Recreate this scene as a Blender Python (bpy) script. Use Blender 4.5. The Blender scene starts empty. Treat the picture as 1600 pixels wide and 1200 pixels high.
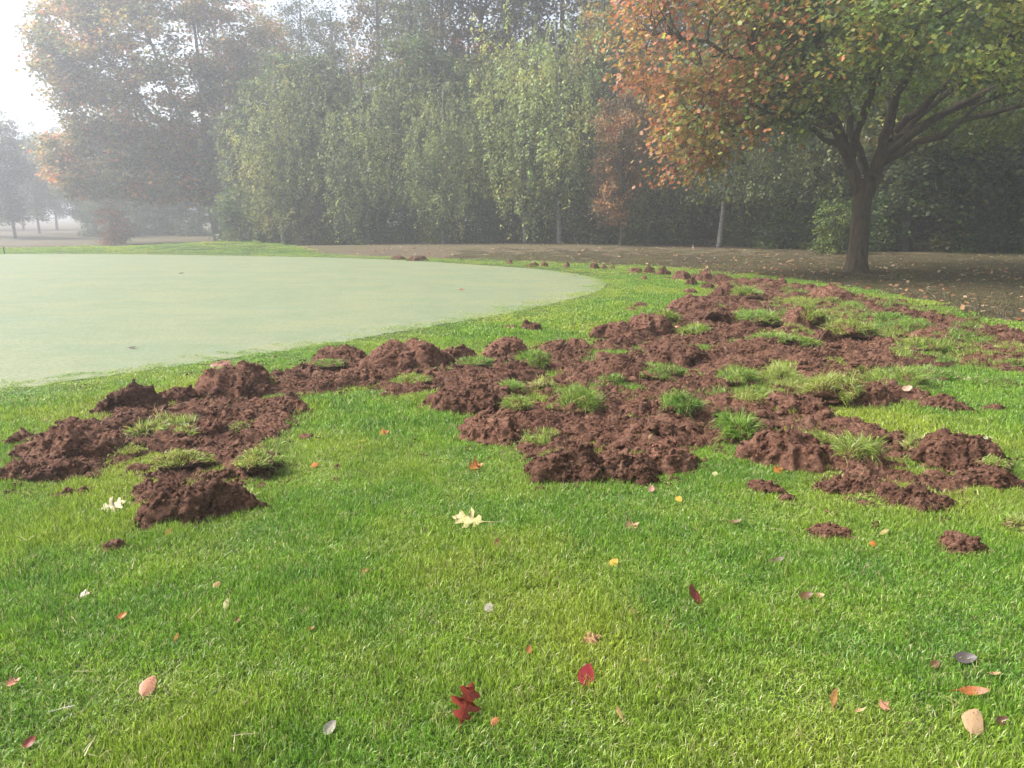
import bpy, bmesh, math, random
import numpy as np
from mathutils import Vector, Matrix, Euler

S = bpy.context.scene
COL = S.collection
random.seed(7)
RNG = np.random.default_rng(7)

# ------------------------------------------------------------------ camera
CAM_H = 1.6
FPX = 1202.0                      # focal length in pixels of the 1600 px wide photograph
HORIZON = 330.0                   # row of the horizon
PITCH = math.atan((600 - HORIZON) / FPX)
cam_d = bpy.data.cameras.new('camera')
cam_d.sensor_fit = 'HORIZONTAL'; cam_d.sensor_width = 36.0
cam_d.lens = 36.0 * FPX / 1600.0
cam_d.clip_start = 0.05; cam_d.clip_end = 2000
cam = bpy.data.objects.new('camera', cam_d); COL.objects.link(cam)
cam.location = (0, 0, CAM_H); cam.rotation_euler = (math.pi / 2 - PITCH, 0, 0)
S.camera = cam

# ------------------------------------------------------------------ world, sun, exposure
SUN_EL, SUN_AZ = math.radians(48), math.radians(-84)     # azimuth measured from +Y (view) towards +X
w = bpy.data.worlds.new('World'); S.world = w; w.use_nodes = True
nt = w.node_tree; nt.nodes.clear()
sky = nt.nodes.new('ShaderNodeTexSky'); sky.sky_type = 'NISHITA'; sky.sun_disc = False
sky.sun_elevation = SUN_EL; sky.sun_rotation = SUN_AZ
sky.air_density = 1.0; sky.dust_density = 0.6; sky.ozone_density = 1.0
hs = nt.nodes.new('ShaderNodeHueSaturation'); hs.inputs['Saturation'].default_value = 0.45
bg = nt.nodes.new('ShaderNodeBackground'); bg.inputs['Strength'].default_value = 0.056
wo = nt.nodes.new('ShaderNodeOutputWorld')
nt.links.new(sky.outputs[0], hs.inputs['Color']); nt.links.new(hs.outputs[0], bg.inputs[0]); nt.links.new(bg.outputs[0], wo.inputs[0])
sun_d = bpy.data.lights.new('sun', 'SUN'); sun_d.energy = 2.5; sun_d.angle = math.radians(26); sun_d.color = (1.0, 0.975, 0.95)
sun = bpy.data.objects.new('sun', sun_d); COL.objects.link(sun)
sdir = Vector((math.sin(SUN_AZ) * math.cos(SUN_EL), math.cos(SUN_AZ) * math.cos(SUN_EL), math.sin(SUN_EL)))
sun.rotation_euler = sdir.to_track_quat('Z', 'Y').to_euler(); sun.location = sdir * 60
S.view_settings.view_transform = 'Standard'; S.view_settings.look = 'None'
S.view_settings.exposure = 2.1; S.view_settings.gamma = 1.0
S.view_settings.use_curve_mapping = False
S.render.engine = 'CYCLES'
S.cycles.use_denoising = True
S.cycles.use_adaptive_sampling = True; S.cycles.adaptive_threshold = 0.02; S.cycles.adaptive_min_samples = 16
S.cycles.max_bounces = 5; S.cycles.diffuse_bounces = 3; S.cycles.glossy_bounces = 2
S.cycles.transmission_bounces = 3; S.cycles.volume_bounces = 2; S.cycles.transparent_max_bounces = 4
S.cycles.sample_clamp_indirect = 4
FOG = 0.0047

# ------------------------------------------------------------------ noise (numpy)
_perm = np.random.default_rng(3).permutation(256).astype(np.int64)
_g = np.random.default_rng(4).normal(size=(256, 3)); _g /= np.linalg.norm(_g, axis=1)[:, None]
def pnoise(P, seed=0.0):
    P = np.asarray(P, float) + np.array([seed * 13.7, seed * 7.3, seed * 3.1])
    i = np.floor(P).astype(np.int64); f = P - i
    u = f * f * f * (f * (f * 6 - 15) + 10)
    out = 0
    for dx in (0, 1):
        for dy in (0, 1):
            for dz in (0, 1):
                h = _perm[(_perm[(_perm[(i[:, 0] + dx) & 255] + i[:, 1] + dy) & 255] + i[:, 2] + dz) & 255]
                d = f - np.array([dx, dy, dz])
                v = (_g[h] * d).sum(1)
                wx = u[:, 0] if dx else 1 - u[:, 0]
                wy = u[:, 1] if dy else 1 - u[:, 1]
                wz = u[:, 2] if dz else 1 - u[:, 2]
                out = out + v * wx * wy * wz
    return out * 1.5
def n2(x, y, f, seed=0.0):
    return pnoise(np.stack([x * f, y * f, np.full(np.shape(x), 0.37)], 1), seed)
def sstep(a, b, x):
    t = np.clip((np.asarray(x, float) - a) / (b - a), 0, 1); return t * t * (3 - 2 * t)

# ------------------------------------------------------------------ projection: photo pixel -> place in the world
_cp, _sp = math.cos(PITCH), math.sin(PITCH)
def ray(px, py):
    u, v = (px - 800) / FPX, (600 - py) / FPX
    return np.array([u, _cp + v * _sp, -_sp + v * _cp])
def at0(px, py, z=0.0):
    d = ray(px, py); t = (z - CAM_H) / d[2]
    return (d[0] * t, d[1] * t)
def polydist(x, y, poly):
    """signed distance, positive inside"""
    x = np.asarray(x, float); y = np.asarray(y, float)
    best = np.full(x.shape, 1e9); ins = np.zeros(x.shape, bool)
    n = len(poly)
    for k in range(n):
        ax, ay = poly[k]; bx, by = poly[(k + 1) % n]
        ex, ey = bx - ax, by - ay; L = ex * ex + ey * ey + 1e-12
        t = np.clip(((x - ax) * ex + (y - ay) * ey) / L, 0, 1)
        dd = (x - ax - t * ex) ** 2 + (y - ay - t * ey) ** 2
        best = np.minimum(best, dd)
        c = (ay > y) != (by > y)
        if abs(ey) > 1e-12:
            ins ^= c & (x < ax + (y - ay) * ex / ey)
    d = np.sqrt(best)
    return np.where(ins, d, -d)
def smooth_poly(pts, n=6):
    """closed Catmull-Rom"""
    out = []; m = len(pts); P = [np.array(p, float) for p in pts]
    for k in range(m):
        p0, p1, p2, p3 = P[k - 1], P[k], P[(k + 1) % m], P[(k + 2) % m]
        for j in range(n):
            t = j / n
            out.append(tuple(0.5 * ((2 * p1) + (p2 - p0) * t + (2 * p0 - 5 * p1 + 4 * p2 - p3) * t * t + (3 * p1 - p0 - 3 * p2 + p3) * t ** 3)))
    return out

green_px = [(0, 606), (97, 596), (227, 580), (390, 557), (516, 541), (572, 529), (685, 510), (797, 490), (872, 473), (929, 457), (947, 444),
            (938, 435), (902, 427), (835, 419), (722, 412), (610, 406), (470, 401.5), (300, 399), (0, 398)]
GREEN = [at0(*p) for p in green_px] + [(-30, 27.5), (-34, 18), (-26, 10.5), (-14, 7.6), (-8, 6.8)]
GREEN = smooth_poly(GREEN, 5)
lawn_px = [(1600, 508), (1450, 473), (1322, 451), (1210, 434), (1130, 426), (1050, 417), (950, 413), (800, 408.5), (600, 402.5), (500, 397)]
LAWN = [at0(*p) for p in lawn_px] + [(-10, 33.5), (-16, 34), (-24, 32), (-40, 31), (-48, 15), (-44, -8), (0, -14), (20, -10), (16, 3), (11.5, 8.2)]
LAWN = smooth_poly(LAWN, 4)

def H(x, y):
    x = np.asarray(x, float); y = np.asarray(y, float)
    h = 0.03 * np.sin(x * 0.31 + 1) * np.sin(y * 0.23)
    h = h * sstep(3, 12, np.hypot(x, y))
    h = h + 0.34 * np.exp(-((x + 11.6) / 3.0) ** 2 - ((y - 32.0) / 1.7) ** 2)
    h = h + 0.10 * np.exp(-((x + 17) / 4.0) ** 2 - ((y - 32.0) / 1.7) ** 2)
    h = h - 0.85 * sstep(34, 60, y) * sstep(4, -14, x)
    return h
def Hs(x, y): return float(H(np.array([x]), np.array([y]))[0])
def at(px, py):
    d = ray(px, py); t = -CAM_H / d[2]
    for _ in range(12):
        z = Hs(d[0] * t, d[1] * t); t += 0.7 * ((z - CAM_H) / d[2] - t)
    return np.array([d[0] * t, d[1] * t, Hs(d[0] * t, d[1] * t)])
def mpp(y, py=None):
    """metres per photo pixel at ground distance y on row py"""
    return (y * _cp + (CAM_H) * _sp) / FPX

# ------------------------------------------------------------------ mesh and object helpers
def mesh_np(name, V, F, mats=(), attrs=None, smooth=False, matidx=None):
    """F: list of index arrays (n,k) with fixed k each"""
    me = bpy.data.meshes.new(name)
    V = np.asarray(V, np.float32); me.vertices.add(len(V)); me.vertices.foreach_set('co', V.ravel())
    F = [np.asarray(f, np.int32) for f in F if len(f)]
    if F:
        li = np.concatenate([f.ravel() for f in F]); tot = np.concatenate([np.full(len(f), f.shape[1], np.int32) for f in F])
        st = np.concatenate([[0], np.cumsum(tot)[:-1]]).astype(np.int32)
        me.loops.add(len(li)); me.loops.foreach_set('vertex_index', li)
        me.polygons.add(len(tot)); me.polygons.foreach_set('loop_start', st)
        if smooth: me.polygons.foreach_set('use_smooth', np.ones(len(tot), bool))
        if matidx is not None: me.polygons.foreach_set('material_index', np.asarray(matidx, np.int32))
    for k, (ty, arr) in (attrs or {}).items():
        a = me.attributes.new(k, ty, 'POINT')
        arr = np.asarray(arr)
        if ty == 'FLOAT_COLOR':
            a.data.foreach_set('color', np.concatenate([arr, np.ones((len(arr), 1))], 1).astype(np.float32).ravel())
        elif ty == 'FLOAT_VECTOR': a.data.foreach_set('vector', arr.astype(np.float32).ravel())
        elif ty == 'INT': a.data.foreach_set('value', arr.astype(np.int32))
        else: a.data.foreach_set('value', arr.astype(np.float32))
    me.update(calc_edges=True)
    for m in mats: me.materials.append(m)
    return me
def link(name, data, parent=None, **props):
    o = bpy.data.objects.new(name, data); COL.objects.link(o)
    if parent is not None: o.parent = parent
    for k, v in props.items():
        if v is not None: o[k] = v
    return o
def grid_faces(nx, ny):
    i = np.arange(nx - 1)[None, :] + nx * np.arange(ny - 1)[:, None]
    return np.stack([i, i + 1, i + nx + 1, i + nx], -1).reshape(-1, 4)
def compact(V, F):
    u, inv = np.unique(F, return_inverse=True)
    return V[u], inv.reshape(F.shape), u

# ------------------------------------------------------------------ materials
class N:
    def __init__(s, name):
        s.m = bpy.data.materials.new(name); s.m.use_nodes = True; s.t = s.m.node_tree; s.t.nodes.clear()
        s.out = s.t.nodes.new('ShaderNodeOutputMaterial')
    def n(s, ty, **kw):
        nd = s.t.nodes.new(ty)
        for k, v in kw.items():
            if k in nd.inputs: s.set(nd.inputs[k], v)
            else: setattr(nd, k, v)
        return nd
    def set(s, inp, v):
        if isinstance(v, bpy.types.NodeSocket): s.t.links.new(v, inp)
        else: inp.default_value = v
    def noise(s, vec, scale, detail=4, rough=0.55):
        nd = s.t.nodes.new('ShaderNodeTexNoise'); nd.inputs['Scale'].default_value = scale
        nd.inputs['Detail'].default_value = detail; nd.inputs['Roughness'].default_value = rough
        s.t.links.new(vec, nd.inputs['Vector']); return nd.outputs['Fac']
    def pos(s): return s.n('ShaderNodeNewGeometry').outputs['Position']
    def obj(s): return s.n('ShaderNodeTexCoord').outputs['Object']
    def stretch(s, vec, sc):
        nd = s.n('ShaderNodeMapping'); s.t.links.new(vec, nd.inputs['Vector']); nd.inputs['Scale'].default_value = sc; return nd.outputs[0]
    def ramp(s, fac, stops):
        nd = s.t.nodes.new('ShaderNodeValToRGB'); s.t.links.new(fac, nd.inputs[0]); e = nd.color_ramp.elements
        e[0].position, e[0].color = stops[0][0], (*stops[0][1], 1); e[1].position, e[1].color = stops[-1][0], (*stops[-1][1], 1)
        for p, c in stops[1:-1]:
            k = e.new(p); k.color = (*c, 1)
        return nd.outputs[0]
    def mix(s, fac, a, b, mode='MIX'):
        nd = s.t.nodes.new('ShaderNodeMix'); nd.data_type = 'RGBA'; nd.blend_type = mode
        for i, v in ((0, fac), (6, a), (7, b)):
            if isinstance(v, bpy.types.NodeSocket): s.t.links.new(v, nd.inputs[i])
            else: nd.inputs[i].default_value = v if i == 0 else (*v, 1)
        return nd.outputs[2]
    def attr(s, name): return s.n('ShaderNodeAttribute', attribute_name=name)
    def math(s, op, a, b=0.0):
        nd = s.t.nodes.new('ShaderNodeMath'); nd.operation = op
        s.set(nd.inputs[0], a); s.set(nd.inputs[1], b); return nd.outputs[0]
    def maprange(s, v, a, b, c, d):
        nd = s.t.nodes.new('ShaderNodeMapRange'); s.set(nd.inputs[0], v)
        for i, q in enumerate((a, b, c, d)): nd.inputs[i + 1].default_value = q
        return nd.outputs[0]
    def bump(s, h, strength, dist):
        nd = s.t.nodes.new('ShaderNodeBump'); nd.inputs['Strength'].default_value = strength; nd.inputs['Distance'].default_value = dist
        s.t.links.new(h, nd.inputs['Height']); return nd.outputs[0]
    def principled(s, col, rough=0.8, spec=0.3, normal=None):
        nd = s.t.nodes.new('ShaderNodeBsdfPrincipled')
        s.set(nd.inputs['Base Color'], col if isinstance(col, bpy.types.NodeSocket) else (*col, 1))
        s.set(nd.inputs['Roughness'], rough); nd.inputs['Specular IOR Level'].default_value = spec
        if normal is not None: s.t.links.new(normal, nd.inputs['Normal'])
        return nd.outputs[0]
    def leafy(s, col, rough, spec, trans, tcol=None):
        p = s.principled(col, rough, spec); t = s.t.nodes.new('ShaderNodeBsdfTranslucent')
        s.set(t.inputs[0], tcol if tcol is not None else col)
        mx = s.t.nodes.new('ShaderNodeMixShader'); mx.inputs[0].default_value = trans
        s.t.links.new(p, mx.inputs[1]); s.t.links.new(t.outputs[0], mx.inputs[2]); return mx.outputs[0]
    def done(s, sh): s.t.links.new(sh, s.out.inputs['Surface']); return s.m

def mat_soil():
    k = N('red brown churned soil'); p = k.pos()
    a = k.noise(p, 2.2, 3); b = k.noise(p, 38, 5, 0.7); c = k.noise(p, 170, 4, 0.7)
    col = k.ramp(b, [(0.36, (0.026, 0.0110, 0.0065)), (0.48, (0.120, 0.055, 0.033)), (0.65, (0.275, 0.142, 0.092))])
    col = k.mix(k.maprange(a, 0.35, 0.68, 0, 0.5), col, (0.165, 0.078, 0.048))
    col = k.mix(k.maprange(c, 0.62, 0.75, 0, 0.55), col, (0.36, 0.19, 0.135))
    damp = k.noise(p, 3.3, 4, 0.65); dry = k.noise(k.stretch(p, (1.3, 1, 1)), 6.5, 4, 0.7)
    col = k.mix(k.maprange(damp, 0.50, 0.66, 0, 0.62), col, (0.055, 0.024, 0.0155))
    col = k.mix(k.maprange(dry, 0.55, 0.72, 0, 0.5), col, (0.30, 0.175, 0.115))
    rnd = k.maprange(k.n('ShaderNodeObjectInfo').outputs['Random'], 0, 1, 0.78, 1.22)
    nd = k.t.nodes.new('ShaderNodeVectorMath'); nd.operation = 'SCALE'; k.t.links.new(col, nd.inputs[0]); k.t.links.new(rnd, nd.inputs['Scale']); col = nd.outputs[0]
    h = k.math('ADD', k.math('MULTIPLY', b, 1.0), k.math('MULTIPLY', c, 0.45))
    return k.done(k.principled(col, 0.92, 0.15, k.bump(h, 1.0, 0.022)))
M_SOIL = mat_soil()
def mat_blade(name, base, dark, yellow, straw):
    k = N(name); p = k.pos()
    big = k.noise(p, 0.55, 3); mid = k.noise(p, 2.6, 4); fine = k.noise(p, 9.0, 3)
    a = k.attr('tint').outputs['Fac']
    col = k.mix(k.maprange(mid, 0.33, 0.66, 0, 1), dark, base)
    col = k.mix(k.maprange(big, 0.44, 0.62, 0, 0.9), col, yellow)
    col = k.mix(k.maprange(fine, 0.55, 0.75, 0, 0.45), col, yellow)
    vr = k.maprange(a, 0.0, 0.88, 0.38, 1.75)
    nd = k.t.nodes.new('ShaderNodeVectorMath'); nd.operation = 'SCALE'; k.t.links.new(col, nd.inputs[0]); k.t.links.new(vr, nd.inputs['Scale'])
    col = k.mix(k.maprange(a, 0.90, 0.93, 0, 1), nd.outputs[0], straw)
    return k.done(k.leafy(col, 0.36, 0.5, 0.42))
M_BLADE = mat_blade('mown lawn grass', (0.205, 0.345, 0.030), (0.122, 0.255, 0.032), (0.320, 0.385, 0.045), (0.56, 0.54, 0.22))
M_TUFT = mat_blade('loose turf grass', (0.190, 0.320, 0.040), (0.115, 0.235, 0.034), (0.300, 0.340, 0.065), (0.58, 0.48, 0.22))
M_ROUGHB = mat_blade('thin brown rough grass', (0.120, 0.100, 0.045), (0.075, 0.062, 0.030), (0.130, 0.120, 0.040), (0.30, 0.19, 0.10))
M_DEAD = mat_blade('dead straw', (0.34, 0.27, 0.11), (0.20, 0.13, 0.06), (0.42, 0.36, 0.15), (0.50, 0.44, 0.22))
def mat_lawn():
    k = N('lawn thatch'); p = k.pos()
    a = k.noise(p, 1.1, 4); b = k.noise(p, 26, 4, 0.7); c = k.noise(p, 120, 3, 0.7)
    col = k.ramp(b, [(0.3, (0.022, 0.034, 0.008)), (0.5, (0.045, 0.072, 0.014)), (0.75, (0.085, 0.110, 0.028))])
    col = k.mix(k.maprange(a, 0.42, 0.7, 0, 0.5), col, (0.095, 0.100, 0.026))
    return k.done(k.principled(col, 0.75, 0.25, k.bump(k.math('ADD', b, c), 0.8, 0.02)))
M_LAWN = mat_lawn()
def mat_green():
    k = N('dewy putting green turf'); p = k.pos()
    st = k.stretch(p, (0.6, 1.0, 1.0))
    a = k.noise(st, 0.9, 5, 0.6); b = k.noise(st, 4.5, 5, 0.65); c = k.noise(p, 60, 3, 0.7); d = k.noise(k.stretch(p, (0.15, 1, 1)), 2.1, 3)
    e = k.noise(p, 23, 4, 0.7)
    col = k.ramp(b, [(0.28, (0.156, 0.188, 0.100)), (0.5, (0.200, 0.218, 0.126)), (0.72, (0.255, 0.258, 0.165))])
    col = k.mix(k.maprange(a, 0.44, 0.60, 0, 0.8), col, (0.270, 0.250, 0.135))
    col = k.mix(k.maprange(d, 0.52, 0.68, 0, 0.35), col, (0.180, 0.228, 0.160))
    col = k.mix(k.maprange(e, 0.40, 0.62, 0.0, 0.75), col, (0.112, 0.152, 0.070))
    col = k.mix(k.maprange(c, 0.45, 0.7, 0.0, 0.55), col, (0.100, 0.145, 0.055))
    return k.done(k.principled(col, 0.6, 0.3, k.bump(c, 0.5, 0.008)))
M_GREEN = mat_green()
def mat_rough():
    k = N('leaf littered brown ground'); p = k.pos()
    st = k.stretch(p, (0.4, 1, 1))
    a = k.noise(st, 0.35, 4); b = k.noise(st, 2.2, 5, 0.7); c = k.noise(p, 14, 4, 0.75)
    col = k.ramp(b, [(0.3, (0.050, 0.038, 0.022)), (0.5, (0.098, 0.070, 0.042)), (0.72, (0.165, 0.118, 0.070))])
    col = k.mix(k.maprange(a, 0.42, 0.62, 0, 0.75), col, (0.100, 0.092, 0.038))
    col = k.mix(k.maprange(c, 0.58, 0.74, 0, 0.7), col, (0.24, 0.14, 0.08))
    return k.done(k.principled(col, 0.9, 0.15, k.bump(c, 0.7, 0.03)))
M_ROUGH = mat_rough()
def mat_bark(name, c0, c1, c2, sc=9):
    k = N(name); o = k.pos(); st = k.stretch(o, (1, 1, 0.22))
    a = k.noise(st, sc * 1.6, 6, 0.75); b = k.noise(o, 1.7, 3)
    col = k.ramp(a, [(0.32, c0), (0.5, c1), (0.72, c2)])
    col = k.mix(k.maprange(b, 0.45, 0.65, 0, 0.45), col, (0.075, 0.085, 0.045))
    return k.done(k.principled(col, 0.9, 0.15, k.bump(a, 1.0, 0.05)))
M_BARK = mat_bark('furrowed maple bark', (0.030, 0.022, 0.014), (0.085, 0.062, 0.040), (0.15, 0.115, 0.078))
M_BARKO = mat_bark('pale oak bark', (0.09, 0.075, 0.06), (0.20, 0.17, 0.14), (0.30, 0.26, 0.22))
M_BARK2 = mat_bark('grey woodland bark', (0.035, 0.030, 0.024), (0.085, 0.075, 0.060), (0.14, 0.125, 0.10))
def mat_birch():
    k = N('pale birch bark'); p = k.pos(); st = k.stretch(p, (0.5, 0.5, 3.0))
    a = k.noise(st, 3.0, 4, 0.7)
    col = k.ramp(a, [(0.36, (0.05, 0.045, 0.04)), (0.46, (0.17, 0.16, 0.14)), (0.7, (0.29, 0.27, 0.24))])
    return k.done(k.principled(col, 0.8, 0.2))
M_BIRCH = mat_birch()
def mat_leaf(name, trans=0.45, rough=0.5, spec=0.35):
    k = N(name)
    c = k.attr('col').outputs['Color']; oc = k.n('ShaderNodeObjectInfo').outputs['Color']
    col = k.mix(1.0, c, oc, 'MULTIPLY')
    return k.done(k.leafy(col, rough, spec, trans))
M_LEAF = mat_leaf('autumn tree leaves')
def mat_fallen():
    k = N('fallen autumn leaf'); oc = k.n('ShaderNodeObjectInfo').outputs['Color']; p = k.obj()
    a = k.noise(p, 45, 4, 0.6)
    b = k.noise(p, 9, 5, 0.7); oc = k.mix(1.0, oc, (0.98, 0.95, 0.92), 'MULTIPLY')
    col = k.mix(k.maprange(a, 0.4, 0.7, 0, 0.6), oc, k.mix(0.6, oc, (0.10, 0.05, 0.025)))
    col = k.mix(k.maprange(b, 0.55, 0.66, 0, 0.8), col, (0.09, 0.045, 0.022))
    return k.done(k.leafy(col, 0.45, 0.4, 0.2))
M_FALL = mat_fallen()

# ------------------------------------------------------------------ setting: ground, lawn, putting green
def terrain(name, xs, ys, mat, dz, poly=None, snap=0.0, kind='structure', **kw):
    X, Y = np.meshgrid(xs, ys); x, y = X.ravel(), Y.ravel()
    F = grid_faces(len(xs), len(ys))
    if poly is not None:
        d = polydist(x, y, poly)
        F = F[(d[F] > -snap).all(1)]
        # move the outermost points onto the outline
        out = np.where((d < 0) & (d > -snap * 1.01))[0]
        P = np.array(poly); Q = np.roll(P, -1, 0); E = Q - P; L = (E ** 2).sum(1)
        for i in out:
            t = np.clip(((x[i] - P[:, 0]) * E[:, 0] + (y[i] - P[:, 1]) * E[:, 1]) / L, 0, 1)
            c = P + E * t[:, None]; j = np.argmin((c[:, 0] - x[i]) ** 2 + (c[:, 1] - y[i]) ** 2); x[i], y[i] = c[j]
    V = np.stack([x, y, H(x, y) + dz], 1)
    V, F, _ = compact(V, F)
    return link(name, mesh_np(name, V, [F], [mat], smooth=True), kind=kind, **kw)
def axis(lo, hi, near_lo, near_hi, fine, coarse):
    return np.concatenate([np.linspace(lo, near_lo, max(2, int((near_lo - lo) / coarse)))[:-1], np.arange(near_lo, near_hi, fine), np.linspace(near_hi, hi, max(2, int((hi - near_hi) / coarse)))])
terrain('ground', axis(-600, 600, -60, 60, 0.8, 30), axis(-100, 900, -10, 90, 0.8, 30), M_ROUGH, -0.03, label='brown leaf littered ground running back under the trees')
terrain('lawn', np.arange(-48, 22, 0.2), np.arange(-14, 37, 0.2), M_LAWN, 0.0, LAWN, 0.16, label='mown bright green lawn around the putting green')
terrain('putting_green', np.arange(-35, 4, 0.15), np.arange(5.5, 30, 0.15), M_GREEN, 0.006, GREEN, 0.12, label='pale dewy putting green with closely mown turf')
# ------------------------------------------------------------------ churned soil
left_px = [(-40, 745), (0, 733), (18, 700), (60, 688), (78, 676), (112, 668), (150, 662), (158, 650), (168, 632), (212, 622), (246, 624), (286, 614), (310, 604), (332, 590),
           (372, 582), (396, 580), (430, 590), (456, 578), (484, 580), (520, 572), (560, 575), (570, 598), (545, 612), (508, 619), (471, 640), (474, 653), (461, 675), (455, 698), (430, 712), (455, 727), (432, 747),
           (384, 770), (374, 783), (350, 800), (312, 811), (245, 812), (240, 800), (195, 796), (205, 778), (226, 757), (182, 752), (136, 752), (78, 752), (33, 762), (0, 760), (-40, 772)]
main_px = [(440, 600), (450, 582), (490, 574), (530, 560), (565, 562), (590, 566), (632, 552), (652, 550), (692, 558), (728, 558), (750, 568), (766, 560), (768, 548), (784, 540), (832, 550), (856, 547), (904, 545), (942, 530),
           (984, 510), (1022, 496), (1056, 480), (1108, 464), (1122, 450), (1060, 432), (1090, 434), (1128, 436), (1162, 440), (1212, 441), (1276, 453), (1324, 460), (1378, 475), (1452, 484), (1528, 510),
           (1588, 518), (1640, 548), (1650, 580), (1590, 588), (1500, 580), (1440, 586), (1420, 612), (1452, 618), (1498, 634), (1506, 648), (1420, 634), (1375, 642), (1300, 649), (1322, 664), (1375, 672), (1412, 687),
           (1450, 694), (1466, 686), (1500, 684), (1542, 714), (1575, 733), (1597, 747), (1592, 762), (1548, 777), (1473, 787), (1458, 802), (1412, 795), (1345, 792), (1287, 774), (1279, 760), (1292, 733), (1210, 718),
           (1169, 712), (1094, 731), (1049, 741), (985, 754), (929, 757), (856, 753), (822, 736), (797, 714), (745, 695), (716, 666), (674, 640), (668, 621), (610, 625), (554, 611), (509, 621), (455, 622)]
LEFT = [at0(*p) for p in left_px]
MAIN = [at0(*p) for p in main_px]
turfzone_px = [(1130, 660), (1300, 648), (1480, 640), (1660, 590), (1660, 540), (1530, 503), (1380, 468), (1260, 446), (1190, 470), (1150, 500), (1190, 545), (1330, 560), (1420, 575), (1380, 590), (1190, 600)]
TURFZ = [at0(*p) for p in turfzone_px]

def soil_d(x, y):
    dl = polydist(x, y, LEFT); dm = polydist(x, y, MAIN)
    return np.maximum(dl, dm), dl >= dm
def soil_h(x, y, d):
    """height of churned soil above the lawn sheet"""
    wob = 0.07 * n2(x, y, 5.0, 1) + 0.035 * n2(x, y, 16.0, 2)
    dd = d + wob
    prof = sstep(-0.01, 0.16, dd)
    far = sstep(6.0, 11.0, y)
    big = n2(x, y, 2.4, 3); mid = n2(x, y, 6.0, 4)
    lump = 0.085 * np.maximum(big, -0.4) + 0.070 * np.abs(mid) + 0.034 * np.abs(n2(x, y, 13.0, 5))
    fine = 0.030 * np.abs(n2(x, y, 24.0, 6)) + 0.016 * n2(x, y, 55.0, 7)
    h = prof * (0.028 + lump * (1 + 0.5 * far) + fine)
    return np.where(dd > -0.02, h - 0.02, -0.1)
def island(x, y):
    """loose turf between the heaps: >0 where grass still covers the churned soil"""
    z = sstep(-0.3, 0.5, polydist(x, y, TURFZ))
    g = n2(x, y, 1.9, 21) + 0.5 * n2(x, y, 5.0, 22)
    return z * (g + 0.02) + (1 - z) * (g - 0.62)

def soil_sheet(name, poly, left, label):
    P = np.array(poly); lo = P.min(0) - 0.15; hi = P.max(0) + 0.15
    Vs, Fs, off = [], [], 0
    for (y0, y1, st) in ((lo[1], min(hi[1], 7.5), 0.0125), (7.5, min(hi[1], 10.5), 0.022), (10.5, hi[1], 0.04)):
        if y1 <= y0: continue
        xs = np.arange(lo[0], hi[0], st); ys = np.arange(y0, y1 + st * 1.01, st)
        X, Y = np.meshgrid(xs, ys); x, y = X.ravel(), Y.ravel()
        d, isl = soil_d(x, y)
        keep = (d > -0.15) & (isl == left)
        F = grid_faces(len(xs), len(ys)); F = F[keep[F].all(1)]
        if not len(F): continue
        V, F, u = compact(np.stack([x, y], 1), F)
        dd = d[u]
        jx = 0.35 * st * n2(V[:, 0], V[:, 1], 60, 8); jy = 0.35 * st * n2(V[:, 0], V[:, 1], 60, 9)
        z = H(V[:, 0], V[:, 1]) + soil_h(V[:, 0], V[:, 1], dd)
        Vs.append(np.stack([V[:, 0] + jx, V[:, 1] + jy, z], 1)); Fs.append(F + off); off += len(V)
    V = np.concatenate(Vs); F = np.concatenate(Fs)
    ok = (V[F][:, :, 2] - H(V[F][:, :, 0].ravel(), V[F][:, :, 1].ravel()).reshape(-1, 4) > -0.03).any(1)
    V, F, _ = compact(V, F[ok])
    return link(name, mesh_np(name, V, [F], [M_SOIL], smooth=True), kind='stuff', label=label, category='soil')
soil_sheet('churned_soil', LEFT, True, 'smaller detached patch of churned red brown soil beside the green')
soil_sheet('churned_soil', MAIN, False, 'large sprawling stretch of churned red brown soil torn out of the lawn')
def Zs(x, y):
    x = np.atleast_1d(np.asarray(x, float)); y = np.atleast_1d(np.asarray(y, float))
    d, _ = soil_d(x, y)
    return H(x, y) + np.maximum(soil_h(x, y, d), 0)

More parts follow.
